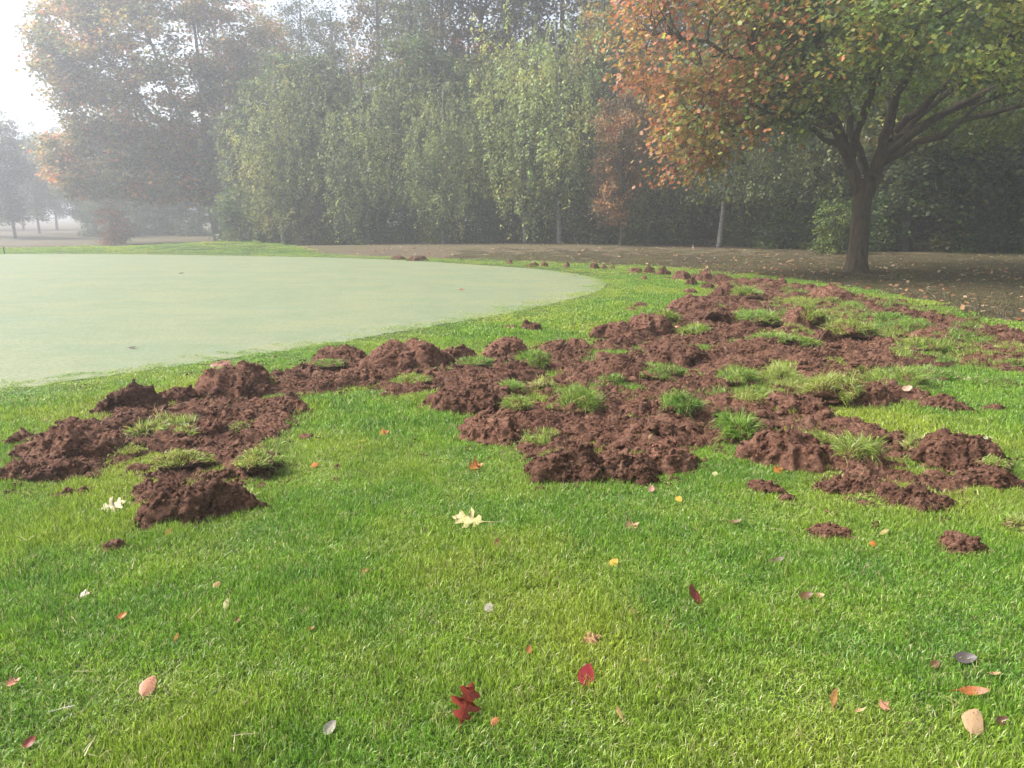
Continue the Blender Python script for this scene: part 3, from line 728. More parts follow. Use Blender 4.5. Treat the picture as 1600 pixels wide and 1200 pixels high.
turfs = [
 (905, 660, 72, 66, 'tall bushy grass tuft standing out of bare soil before the smooth hump', 1.25),
 (1146, 698, 78, 62, 'dark green grass tuft hanging over the tilted soil wedge', 1.2),
 (1298, 643, 82, 62, 'largest rounded grass mound among the churned soil', 1.2),
 (1338, 738, 76, 56, 'round combed-over grass mound at the foot of the tilted soil wedge', 1.1),
 (1284, 706, 56, 38, 'flat turf piece wedged between the tilted soil and the round grass mound', 1.0),
 (832, 584, 60, 38, 'grass tuft at the back edge with a dark lump leaning on it', 1.1),
 (742, 584, 62, 20, 'low strip of grass behind the connecting strip', .9),
 (641, 612, 64, 24, 'flat sod of light green grass before the peaked mound', .8),
 (516, 588, 62, 13, 'thin dark sod lying on the connecting strip', .6),
 (800, 622, 46, 26, 'wispy grass on the lump behind the broad mound', 1.1),
 (806, 660, 50, 30, 'ragged grass tuft between the broad mound and the soil shoulder', 1.1),
 (825, 703, 32, 18, 'small yellowish grass tuft alone on the soil shoulder', .9, 1),
 (866, 748, 36, 44, 'upright flap of grass on the side of the ragged front lump', 1.1),
 (846, 612, 40, 24, 'pale straw tuft just behind the tall bushy tuft', 1.1, 2),
 (957, 606, 34, 22, 'thin grass tuft hanging below the smooth dark hump', 1.1),
 (1086, 535, 42, 36, 'grass tuft next to the orange leaf on the crest', 1.2),
 (1042, 518, 38, 30, 'grass tuft on the back crest above the pale soil lump', 1.2),
 (1162, 472, 48, 26, 'grass tuft behind the rounded clod on the far crest', 1.1),
 (1164, 500, 50, 18, 'yellow green sod flap on the far crest', .9, 1),
 (1190, 520, 72, 32, 'dark grass tuft below the far crest flap', 1.1),
 (1266, 520, 48, 46, 'tall grass cap on the ridge with a steep soil face', 1.2),
 (1208, 550, 66, 22, 'flat yellow green turf piece behind the bare soil plain', .8, 1),
 (1262, 550, 32, 28, 'small grass tuft hanging off the rounded soil back', 1.0),
 (1325, 545, 80, 40, 'wide mat of tangled grass on the far slope', 1.1),
 (1215, 608, 66, 42, 'grass tuft with straw base beside the flat split clod', 1.1, 1),
 (1330, 490, 44, 20, 'grass tuft behind the ridged mound at the far edge', 1.0),
 (1385, 515, 66, 28, 'grass tuft on the upper far slope beside a dark lump', 1.1),
 (1402, 615, 88, 44, 'broad dark green grass tuft near the outer dark clod', 1.2),
 (1152, 612, 78, 40, 'tousled grass mat behind the small soil heaps', 1.0),
 (1060, 668, 64, 52, 'grass hummock beside the split soil lump', 1.1),
 (1032, 606, 94, 34, 'flat trampled grass mat below the dark peaked lump', .8),
 (1178, 640, 60, 30, 'grass tuft at the inner end of the broad sloping clod', 1.0),
 (1430, 714, 46, 34, 'straw streaked grass tuft on the outer front bank', 1.1, 2),
 (1546, 752, 46, 18, 'grass sprig lying on the outer front tip', 1.0, 1),
 (1346, 796, 54, 26, 'grass tussock at the very front of the outer bank', 1.0),
 (1300, 760, 44, 22, 'grass tuft behind the front outer soil lump', 1.0),
 (1455, 600, 96, 26, 'low grass mat spreading beyond the broad dark tuft', 1.0),
 (1560, 612, 84, 22, 'low grass mat at the outer edge below the row-like lump', 1.0),
 (1435, 560, 84, 28, 'grass mat halfway down the far slope', 1.1),
 (1520, 545, 70, 22, 'grass mat on the outer part of the far slope', 1.0),
 (1250, 482, 60, 22, 'low grass mat between the far flat slab and the ridged mound', 1.0),
 # detached patch
 (232, 694, 56, 36, 'frayed turf flap on top of the soil lump of the detached patch', 1.1, 1),
 (206, 718, 60, 22, 'lower frayed turf flap of the detached patch', 1.0, 1),
 (288, 746, 82, 34, 'grass tongue running into the front of the detached patch', .9),
 (292, 694, 40, 30, 'small bright grass piece against the round lump of the detached patch', 1.0),
 (376, 684, 40, 20, 'thin mossy turf on the inner side of the round lump', .7),
 (404, 750, 78, 34, 'flat grass piece between the overturned slab and the lawn', .9),
 (430, 636, 52, 20, 'round grass island at the back of the detached patch', .8),
 (384, 788, 26, 30, 'pale straw fringe hanging at the end of the overturned slab', 1.2, 3),
]
for t_ in turfs:
    turf(t_[0], t_[1], t_[2], t_[3], t_[4], t_[5], yellow=t_[6] if len(t_) > 6 else 0)
# long wet grass at the outer edge of the lawn
turf(1590, 840, 70, 34, 'long swept grass tussock at the outer edge of the lawn', 1.3, yellow=1)

# ------------------------------------------------------------------ fallen leaves
def leaf_mesh(kind, cup, curl, stem, seed):
    r = random.Random(seed)
    if kind == 'oak': half = [(.02, 0), (.08, .10), (.26, .14), (.36, .24), (.16, .30), (.17, .36), (.40, .40), (.56, .55), (.36, .53), (.19, .56), (.20, .63), (.38, .76), (.33, .83), (.16, .80), (.12, .88), (0, 1)]
    elif kind == 'maple': half = [(.01, 0), (.22, -.06), (.42, .06), (.26, .18), (.50, .34), (.58, .50), (.30, .48), (.34, .62), (.16, .60), (.13, .80), (0, 1)]
    elif kind == 'slim': half = [(.01, 0), (.10, .12), (.16, .35), (.17, .55), (.12, .78), (.05, .92), (0, 1)]
    else: half = [(.01, 0), (.17, .08), (.28, .22), (.34, .42), (.30, .60), (.21, .78), (.10, .91), (0, 1)]
    V, F = [], []
    for s in (1, -1):
        o = len(V)
        for (a, b) in half:
            a2 = a * (1 + r.uniform(-.12, .12)); V.append((0, b, 0)); V.append((s * a2 * .55, b * .98 + .01, 0)); V.append((s * a2, b, 0))
        for i in range(len(half) - 1):
            p = o + 3 * i
            for c in (0, 1): F.append([p + c, p + c + 1, p + 4 + c, p + 3 + c])
    V = np.array(V)
    V[:, 2] = cup * V[:, 0] ** 2 * 3 + curl * (V[:, 1] - .45) ** 2 + 0.05 * pnoise(V * 5, seed)
    nq = len(F)
    o = len(V); sv = []
    for k in range(4):       # the stalk, a thin tapering square rod
        t = k / 3; wd = .014 * (1 - .3 * t)
        for (a, b) in ((-1, -1), (1, -1), (1, 1), (-1, 1)): sv.append((a * wd + .06 * t * t, -stem * t + .02, b * wd + .04 * t + float(V[0, 2])))
    V = np.concatenate([V, np.array(sv)])
    for k in range(3):
        for j in range(4): F.append([o + 4 * k + j, o + 4 * k + (j + 1) % 4, o + 4 * k + 4 + (j + 1) % 4, o + 4 * k + 4 + j])
    return mesh_np('fallen_leaf', V, [np.array(F)], [M_FALL], smooth=True)
LM = {}
for kd in ('oak', 'maple', 'slim', 'egg'):
    for v in range(3): LM[kd, v] = leaf_mesh(kd, [.05, -.10, .40][v], [.08, -.06, .6][v], .45 if kd == 'oak' else .3, v * 5 + 1)
CREAM, TAN, PINK, ORNG, RUST, RED, CRIM, BROWN, GREY, YEL, OLIVE, MAROON = (.62, .58, .28), (.48, .30, .15), (.55, .27, .16), (.52, .18, .035), (.30, .085, .025), (.24, .030, .012), (.36, .030, .040), (.15, .075, .035), (.50, .46, .38), (.58, .42, .07), (.10, .085, .035), (.13, .045, .045)
G6 = 'fallen leaves lying on the grass'
leaves = [ # px, py, length in px, shape, variant, colour, yaw, roll, label
 (733, 826, 52, 'oak', 0, (.58, .52, .23), -78, 4, 'large pale yellow pointed oak leaf with a long stalk'),
 (172, 804, 38, 'oak', 0, (.50, .45, .24), 60, 6, 'pale yellow lobed leaf beside the overturned soil slab'),
 (226, 1094, 30, 'egg', 1, PINK, 10, 15, 'tan pink oval leaf alone at the front of the lawn'),
 (728, 1136, 58, 'oak', 1, RED, 6, 28, 'big dark red oak leaf at the front of the lawn'),
 (917, 1078, 34, 'egg', 0, CRIM, 12, 20, 'crimson oval leaf near the tan leaf with a hole'),
 (927, 1014, 28, 'maple', 1, PINK, 70, 8, 'tan pink ragged leaf just beyond the crimson leaf'),
 (350, 962, 22, 'slim', 0, CREAM, -12, 20, 'slim cream leaf standing on its edge in the grass'),
 (1085, 952, 30, 'egg', 2, (.19, .035, .018), -25, 30, 'dark red brown folded leaf on the open lawn'),
 (1528, 1156, 42, 'egg', 1, (.55, .36, .20), 35, 12, 'largest tan leaf near the front outer corner'),
 (511, 1160, 22, 'egg', 2, GREY, 30, 30, 'greyish white curled leaf at the front of the lawn'),
 (763, 965, 16, 'egg', 0, GREY, 15, 20, 'small white leaf in the middle of the lawn'),
 (990, 834, 22, 'maple', 2, TAN, 60, 10, 'tan curled leaf before the rounded front lump'),
 (960, 892, 16, 'egg', 0, YEL, 40, 15, 'small yellow leaf on the open lawn'),
 (1214, 889, 28, 'slim', 2, OLIVE, 80, 20, 'dark olive curled leaf beyond the red brown folded leaf'),
 (988, 971, 12, 'egg', 1, TAN, 30, 10, 'tiny tan leaf between the yellow leaf and the ragged leaf'),
 (186, 978, 13, 'egg', 2, ORNG, 50, 20, 'small orange leaf on the lawn below the slab'),
 (128, 942, 15, 'maple', 0, (.62, .5, .36), 80, 20, 'cream leaf lying against a soil crumb'),
 (259, 846, 17, 'slim', 1, YEL, 0, 35, 'slim yellow leaf under the overturned slab'),
 (568, 906, 15, 'egg', 2, RUST, 75, 20, 'small rust leaf on the lawn between soil areas'),
 (335, 928, 12, 'egg', 1, TAN, 20, 20, 'tiny tan leaf near the slim cream leaf'),
 (46, 883, 14, 'egg', 2, (.40, .28, .20), 60, 20, 'brownish tan leaf near the outer edge below the soil'),
 (15, 1085, 16, 'maple', 2, PINK, 40, 10, 'pink tan leaf at the outer edge of the front lawn'),
 (38, 1182, 18, 'egg', 2, (.30, .07, .05), 30, 30, 'reddish folded leaf in the front corner'),
 (1388, 1121, 18, 'maple', 0, PINK, 60, 15, 'small pink tan leaf beside the tan crumb leaf'),
 (1513, 1046, 32, 'egg', 2, (.10, .085, .09), 100, 15, 'dark grey curled leaf near the outer front corner'),
 (1465, 1057, 20, 'egg', 2, BROWN, 60, 15, 'brown shrivelled leaf next to the dark grey one'),
 (1525, 1102, 44, 'slim', 2, (.36, .12, .03), 96, 25, 'rust coloured curled leaf above the largest tan leaf'),
 (1572, 1146, 20, 'egg', 2, MAROON, 70, 25, 'maroon curled leaf next to the largest tan leaf'),
 (970, 1136, 22, 'slim', 0, (.5, .33, .12), -20, 20, 'slim ochre leaf below the crimson leaf'),
 (1306, 1114, 28, 'slim', 2, (.48, .25, .08), 20, 25, 'ochre curled leaf left of the small pink tan leaf'.replace(' left of', ' beside')),
 (1347, 1130, 16, 'slim', 2, TAN, 80, 20, 'tiny tan leaf curl between ochre and pink tan leaves'),
 (1262, 946, 22, 'egg', 2, BROWN, 80, 20, 'brown curled leaf on yellowing lawn'),
 (1283, 945, 16, 'egg', 2, TAN, 100, 20, 'tan curled leaf touching the brown curled one'),
 (600, 684, 16, 'maple', 0, ORNG, 60, 25, 'orange leaf on the lawn beside the connecting strip'),
 (745, 738, 22, 'maple', 2, (.36, .14, .03), 80, 20, 'orange brown leaf on the lawn below the soil shoulder'),
 (565, 696, 11, 'egg', 1, YEL, 80, 10, 'small yellow leaf beside the connecting strip'),
 (490, 735, 12, 'egg', 1, ORNG, 30, 10, 'small orange leaf between the two soil areas'),
 (1219, 744, 15, 'maple', 0, ORNG, 50, 20, 'orange leaf by the loose soil wedge'),
 (1546, 694, 22, 'maple', 1, (.62, .56, .48), 80, 15, 'whitish leaf on the grass behind the outer front bank'),
 (1525, 600, 28, 'maple', 1, (.60, .45, .33), 90, 5, 'pale tan leaf on the grass at the outer slope'),
 (1417, 626, 18, 'egg', 2, (.62, .44, .30), 70, 20, 'curled tan leaf on the outer soil clod'),
 (1052, 522, 16, 'egg', 2, (.62, .22, .08), 90, 15, 'bright orange leaf on the soil crest'),
 (1119, 750, 12, 'egg', 0, CREAM, 20, 10, 'pale green leaf before the dark front lump'),
 (1062, 790, 14, 'egg', 0, YEL, 20, 10, 'yellow leaf on the lawn before the front lumps'),
 (1018, 775, 14, 'egg', 2, (.45, .25, .2), 20, 10, 'pinkish leaf at the foot of the rounded front lump'),
 (342, 575, 36, 'oak', 1, (.26, .10, .06), 90, 4, 'rust brown leaf behind the tallest mound of the detached patch'),
 (66, 663, 12, 'egg', 1, TAN, 80, 10, 'tan leaf on the fringe behind the outer heap'),
 (205, 546, 12, 'egg', 1, (.06, .035, .025), 90, 5, 'dark leaf lying on the near part of the green'),
 (722, 455, 9, 'egg', 2, RUST, 80, 10, 'brown leaf in the middle of the green'),
 (899, 433, 8, 'slim', 2, BROWN, 90, 5, 'dark leaf at the far tip of the green'),
 (283, 428, 8, 'egg', 1, (.05, .03, .02), 80, 5, 'dark leaf on the far part of the green'),
 (775, 861, 13, 'egg', 2, (.36, .12, .08), 0, 30, 'reddish leaf just below the large pale oak leaf'),
 (826, 1033, 13, 'egg', 2, (.40, .16, .05), 10, 20, 'tiny rust leaf on the lawn behind the crimson leaf'),
 (271, 1013, 14, 'slim', 1, (.5, .25, .07), 0, 20, 'slim orange leaf behind the tan pink oval leaf'),
 (483, 998, 12, 'egg', 2, RUST, 70, 10, 'tiny rust leaf on the open lawn'),
 (366, 986, 11, 'egg', 2, (.2, .07, .03), 20, 20, 'tiny dark red leaf below the slim cream leaf'),
 (773, 1148, 14, 'egg', 1, (.45, .18, .06), 40, 20, 'small rust leaf beside the big dark red leaf'),
 (1150, 826, 20, 'slim', 2, (.22, .13, .07), 90, 15, 'brown curled leaf before the loose soil wedge'),
 (1368, 862, 14, 'egg', 1, ORNG, 30, 10, 'small orange leaf between the two loose soil patches'),
 (1385, 843, 22, 'slim', 1, (.5, .40, .16), 60, 10, 'straw coloured leaf between the two loose soil patches'),
 (1560, 1070, 18, 'slim', 2, TAN, 95, 10, 'tan slim leaf beyond the rust coloured curled leaf'),
 (1010, 1048, 10, 'egg', 0, (.35, .3, .05), 80, 10, 'yellowish leaf scrap near the ragged leaf'),
]
for (px, py, L_, kd, v, c, yaw, roll, lab) in leaves:
    p = at(px, py); m = mpp(p[1])
    o = link('fallen_leaf', LM[kd, v], label=lab, category='leaf', group=G6)
    sc = L_ * m * 1.0
    if abs(math.cos(math.radians(yaw))) > .6: sc *= 1.2
    lift = (0.031 if L_ > 34 else 0.023) if d_in(p[0], p[1]) < 0 else float(Zs(p[0], p[1])[0] - p[2]) + .015
    if polydist(np.array([p[0]]), np.array([p[1]]), GREEN)[0] > 0: lift = .022
    o.scale = (sc * (.72 if c is RED else 1), sc, sc); o.color = (*c, 1)
    R = Matrix.Rotation(math.radians(16 if L_ > 26 else 9), 3, 'X') @ Matrix.Rotation(math.radians(-yaw), 3, 'Z') @ Matrix.Rotation(math.radians(roll), 3, 'Y') @ Matrix.Rotation(math.radians(roll * .7), 3, 'X')
    o.rotation_euler = R.to_euler()
    ctr = R @ Vector((0, .45 * sc, 0)); 
    o.location = (p[0] - ctr.x, p[1] - ctr.y + .03, p[2] + lift - ctr.z * .4 if roll < 25 else p[2] + lift * .8)

# a dark twig on the soil, and the little stake behind the green
def tube(P, R, sides=6):
    P = np.asarray(P, float); R = np.asarray(R, float); n = len(P)
    T = np.gradient(P, axis=0); T /= np.linalg.norm(T, axis=1)[:, None] + 1e-9
    ref = np.where(np.abs(T[:, 2:3]) > .8, np.array([[1., 0, 0]]), np.array([[0, 0, 1.]]))
    A = np.cross(T, ref); A /= np.linalg.norm(A, axis=1)[:, None] + 1e-9; B = np.cross(T, A)
    a = np.arange(sides) * 2 * np.pi / sides
    V = P[:, None, :] + R[:, None, None] * (np.cos(a)[None, :, None] * A[:, None, :] + np.sin(a)[None, :, None] * B[:, None, :])
    i = np.arange(n - 1)[:, None] * sides; j = np.arange(sides)[None, :]; j2 = (j + 1) % sides
    F = np.stack([i + j, i + j2, i + sides + j2, i + sides + j], -1).reshape(-1, 4)
    return V.reshape(-1, 3), F
def tubes_mesh(name, polys, mat, attrs=None):
    Vs, Fs, off = [], [], 0
    for (P, R, s) in polys:
        V, F = tube(P, R, s); Vs.append(V); Fs.append(F + off); off += len(V)
    return mesh_np(name, np.concatenate(Vs), [np.concatenate(Fs)], [mat], smooth=True)
x0, y0 = at0(938, 643); x1, y1 = at0(973, 630)
P = np.array([[x0, y0, float(Zs(x0, y0)[0]) + .02], [(x0 + x1) / 2, (y0 + y1) / 2, float(Zs(x0, y0)[0]) + .05], [x1, y1, float(Zs(x1, y1)[0]) + .05]])
link('twig', tubes_mesh('twig', [(P, [.006, .005, .003], 6)], M_BARK2), label='short dark twig lying on bare soil beside the split lump', category='twig')
pp = at(7, 397)
k_ = N('dark painted stake'); M_STAKE = k_.done(k_.principled((.05, .06, .07), .6))
st = link('marker_stake', tubes_mesh('marker_stake', [(np.array([[0, 0, -.05], [0, 0, .1], [0, 0, .255], [0, 0, .27]]), [.022, .022, .022, .012], 8)], M_STAKE), label='short dark marker stake at the far edge of the green', category='stake')
st.location = pp
# ------------------------------------------------------------------ trees
def bez(p0, d0, p1, n, rng, jit=0.04, sag=0.0):
    p0, d0, p1 = map(np.asarray, (p0, d0, p1)); L = np.linalg.norm(p1 - p0)
    c = p0 + d0 / (np.linalg.norm(d0) + 1e-9) * L * .5
    t = np.linspace(0, 1, n)[:, None]
    P = (1 - t) ** 2 * p0 + 2 * t * (1 - t) * c + t * t * p1
    J = rng.normal(0, jit * L, (n, 3)); J[0] = 0; J[-1] = 0
    P = P + J; P[:, 2] -= sag * (t[:, 0] ** 2) * L
    return P
def resample(P, R, n):
    P = np.asarray(P, float); d = np.r_[0, np.cumsum(np.linalg.norm(np.diff(P, axis=0), axis=1))]; t = np.linspace(0, d[-1], n)
    # smooth by Catmull-Rom through a quadratic blend
    Q = np.stack([np.interp(t, d, P[:, k]) for k in range(3)], 1)
    for _ in range(2): Q[1:-1] = .25 * Q[:-2] + .5 * Q[1:-1] + .25 * Q[2:]
    return Q, np.interp(t, d, R)
LEAF_MAPLE = (np.array([(0, 0, 0), (.48, .18, .06), (.20, .36, 0), (.46, .66, .07), (0, 1, -.05), (-.46, .66, .07), (-.20, .36, 0), (-.48, .18, .06)]),
              np.array([[0, 1, 2], [0, 2, 6], [2, 3, 4], [2, 4, 6], [6, 4, 5], [0, 6, 7]]))
LEAF_KITE = (np.array([(0, 0, 0), (.34, .45, .07), (0, 1, 0), (-.34, .45, .07)]), np.array([[0, 1, 2], [0, 2, 3]]))
LEAF_SLIM = (np.array([(0, 0, 0), (.22, .45, .04), (0, 1, 0), (-.22, .45, .04)]), np.array([[0, 1, 2], [0, 2, 3]]))
LEAF_TRI = (np.array([(-.3, 0, 0), (.3, .25, .05), (0, 1, 0)]), np.array([[0, 1, 2]]))
def leaf_cloud(C, size, tmpl, rng, droop, outv):
    """leaf blades at C; droop 0 flat .. 1 hanging"""
    n = len(C); T, F = tmpl
    yaw = rng.uniform(0, 2 * np.pi, n)
    hd = np.stack([np.cos(yaw), np.sin(yaw), np.zeros(n)], 1) + outv * .6
    hd[:, 2] = -droop + rng.normal(0, .35, n)
    Y = hd / np.linalg.norm(hd, axis=1)[:, None]
    upv = np.array([0, 0, 1.]) + rng.normal(0, .45, (n, 3)) + outv * .35
    X = np.cross(Y, upv); X /= np.linalg.norm(X, axis=1)[:, None] + 1e-9; Z = np.cross(X, Y)
    V = C[:, None, :] + size[:, None, None] * (T[None, :, 0:1] * X[:, None] + T[None, :, 1:2] * Y[:, None] + T[None, :, 2:3] * Z[:, None])
    return V.reshape(-1, 3), (np.arange(n)[:, None, None] * len(T) + F[None]).reshape(-1, 3), len(T)

def sample_blobs(blobs, n, rng, lo=.62, hi=1.0, rough=.22, seed=0, zmin=None):
    vol = np.array([b[3] * b[4] * b[5] for b in blobs]) ** (2 / 3); pk = rng.choice(len(blobs), n * 4, p=vol / vol.sum())
    B = np.array(blobs, float)[pk]
    u = rng.normal(size=(n * 4, 3)); u /= np.linalg.norm(u, axis=1)[:, None]
    r = (rng.uniform(lo ** 3, hi ** 3, n * 4)) ** (1 / 3) * (1 + rough * pnoise(u * 2.0 + B[:, :3], seed) + rough * .6 * pnoise(u * 4.3 + B[:, :3], seed + 1))
    P = B[:, :3] + u * r[:, None] * B[:, 3:]
    ok = np.ones(len(P), bool)
    for k, b in enumerate(blobs):
        q = np.linalg.norm((P - np.array(b[:3])) / np.array(b[3:]), axis=1); ok &= (q > .55) | (pk == k)
    if zmin is not None: ok &= P[:, 2] > zmin
    return P[ok][:n]

def build_tree(name, base, trunk, limbs, blobs, n2_, n3_, nl, tmpl, lsize, colf, bark, seed, droop=.5, spread=.3, strands=0.0, sides=12, lo=.62, rough=.22, zmin=None, hero=False):
    """returns (limb mesh, twig mesh, crown mesh) in local coordinates"""
    rng = np.random.default_rng(seed)
    polys = [(*resample(trunk[0], trunk[1], 14), sides)]
    nodes, nrad, ndir = [], [], []
    limb_polys = []
    for (P, R) in limbs:
        Q, q = resample(P, R, 12)
        if not hero: Q[0] = polys[0][0][np.argmin(np.abs(polys[0][0][:, 2] - Q[0][2]))]
        Q[1:-1] += rng.normal(0, .05, (10, 3)); limb_polys.append((Q, q, max(6, sides - 4)))
        nodes.append(Q); nrad.append(q); ndir.append(np.gradient(Q, axis=0))
    nodes, nrad, ndir = np.concatenate(nodes), np.concatenate(nrad), np.concatenate(ndir)
    sec = []; snodes, srad, sdir = [nodes], [nrad], [ndir]
    T2 = sample_blobs(blobs, n2_, rng, .45, .85, .15, seed, zmin)
    for t in T2:
        d = np.linalg.norm(nodes - t, axis=1) + 1.2 * np.maximum(nodes[:, 2] - t[2] + .3, 0)
        j = np.argmin(d + rng.uniform(0, .6, len(d)))
        Q = bez(nodes[j], ndir[j] / (np.linalg.norm(ndir[j]) + 1e-9) + (t - nodes[j]) / (np.linalg.norm(t - nodes[j]) + 1e-9) * .8 + [0, 0, .15], t, 8, rng, .02)
        r0 = min(nrad[j] * .7, .05 + .008 * np.linalg.norm(t - nodes[j])); rr = np.linspace(r0, .010, 8)
        sec.append((Q, rr, 5)); snodes.append(Q); srad.append(rr); sdir.append(np.gradient(Q, axis=0))
    sn, sr, sdv = np.concatenate(snodes), np.concatenate(srad), np.concatenate(sdir)
    T3 = sample_blobs(blobs, n3_, rng, lo, 1.0, rough, seed + 3, zmin)
    tw, LC, OV, CI, per = [], [], [], [], max(1, nl // max(1, len(T3)))
    cz = np.mean([b[:3] for b in blobs], axis=0)
    for t in T3:
        d = np.linalg.norm(sn - t, axis=1); j = np.argmin(d + .8 * np.maximum(sn[:, 2] - t[2], 0))
        Q = bez(sn[j], sdv[j] / (np.linalg.norm(sdv[j]) + 1e-9) + [0, 0, .2], t, 5, rng, .03, .05)
        tw.append((Q, np.linspace(min(sr[j], .016), .004, 5), 3))
        o = t - cz; o = o / (np.linalg.norm(o) + 1e-9)
        m = int(per * rng.uniform(.5, 1.5)) + 1
        s = rng.uniform(.25, 1, m) ** .6
        c = np.stack([np.interp(s * 4, np.arange(5), Q[:, k]) for k in range(3)], 1) + rng.normal(0, spread, (m, 3)) * np.array([1, 1, .55])
        if strands > 0:
            ln = rng.uniform(.3, 1) * strands; k = max(1, m // 10); g = rng.integers(0, k, m)
            off = rng.normal(0, spread * 1.1, (k, 3)); fall = rng.uniform(0, 1, m)
            c = t + off[g] + np.stack([rng.normal(0, .05, m), rng.normal(0, .05, m), -fall * ln * rng.uniform(.6, 1, k)[g]], 1)
        f_ = rng.uniform(.62, 1.45) * np.array([rng.uniform(.92, 1.1), 1, rng.uniform(.85, 1.1)])
        LC.append(c); OV.append(np.tile(o, (m, 1))); CI.append(np.tile(f_, (m, 1)))
    C = np.concatenate(LC); O = np.concatenate(OV); CI = np.concatenate(CI)
    if zmin is not None:
        k = C[:, 2] > zmin - .3; C, O, CI = C[k], O[k], CI[k]
    sz = lsize * rng.uniform(.6, 1.2, len(C))
    V, F, kk = leaf_cloud(C, sz, tmpl, rng, droop, O)
    col = np.clip(colf(C, rng) * CI, 0, 1)
    crown = mesh_np('crown', V, [F], [M_LEAF], attrs={'col': ('FLOAT_COLOR', np.repeat(col, kk, 0))})
    if hero: return tubes_mesh('trunk', polys, bark), tubes_mesh('branches', sec + tw, bark), crown, [tubes_mesh('limb', [lp], bark) for lp in limb_polys]
    return tubes_mesh('trunk', polys + limb_polys, bark), tubes_mesh('branches', sec + tw, M_BARK2 if bark is M_BIRCH else bark), crown
def plant_tree(name, meshes, loc, rz, sc, label, category='tree', group=None, color=(1, 1, 1)):
    r = link(name, None, label=label, category=category, group=group); r.location = loc; r.rotation_euler = (0, 0, rz); r.scale = sc if isinstance(sc, tuple) else (sc,) * 3
    for nm, me in zip(('trunk', 'branches', 'crown'), meshes):
        if me is None: continue
        c = link(nm, me, r); c.color = (*color, 1)
        if nm == 'trunk' and len(meshes) > 3:
            for lm in meshes[3]: link('limb', lm, c)
    return r
def pal(C, rng, cols, wts, scale=.35, seed=0, var=.25):
    """patchy palette: neighbours share a colour"""
    n = len(C); cols = np.array(cols); w = np.cumsum(wts) / np.sum(wts)
    u = np.clip(.5 + .75 * pnoise(C * scale, seed) + rng.normal(0, .16, n), 0, .999)
    k = np.searchsorted(w, u).clip(0, len(cols) - 1)
    return cols[k] * (1 + rng.uniform(-var, var, (n, 1))) + rng.normal(0, .006, (n, 3))

# --- the maple beside the churned ground
mp = at(1337, 424); MS = 1.0 / 56.0 * mp[1] / 21.4
def L2(px, py, dy=0.0): return np.array([(px - 1337) * MS, dy, (424 - py) * MS])
def maple_col(C, rng):
    n = len(C)
    t = np.clip(sstep(-2.0, -5.8, C[:, 0] + 1.5 * pnoise(C * .6, 5) + rng.normal(0, .5, n)), 0, 1)
    t = np.maximum(t, .35 * sstep(.3, .75, pnoise(C * .55, 9)) * (C[:, 2] > 5.0))
    g = pal(C, rng, [(.095, .150, .038), (.145, .205, .044), (.220, .270, .050), (.340, .335, .060)], [3, 4, 3, 1.3], .6, 6)
    o = pal(C, rng, [(.40, .145, .060), (.47, .21, .095), (.40, .26, .075), (.27, .22, .05)], [3, 4, 2, 1.5], .7, 7)
    k = rng.uniform(0, 1, n) < t
    out = np.where(k[:, None], o, g)
    mid = (t > .12) & (t < .6) & (rng.uniform(0, 1, n) < .5)
    fr = (C[:, 1] < -2.4) & (rng.uniform(0, 1, n) < .45); out = np.where(fr[:, None], pal(C, rng, [(.17, .24, .045), (.26, .30, .055), (.34, .33, .06)], [1, 1, 1], .8, 12), out)
    return np.where(mid[:, None], pal(C, rng, [(.20, .17, .03), (.30, .17, .03), (.13, .14, .03)], [1, 1, 1], .8, 8), out)
trunk = ([L2(1337, 430), L2(1337, 420), L2(1337, 408), L2(1338, 380), L2(1337, 340), L2(1336, 312), L2(1337, 296), L2(1338, 284)], [.44, .345, .275, .24, .23, .245, .25, .16])
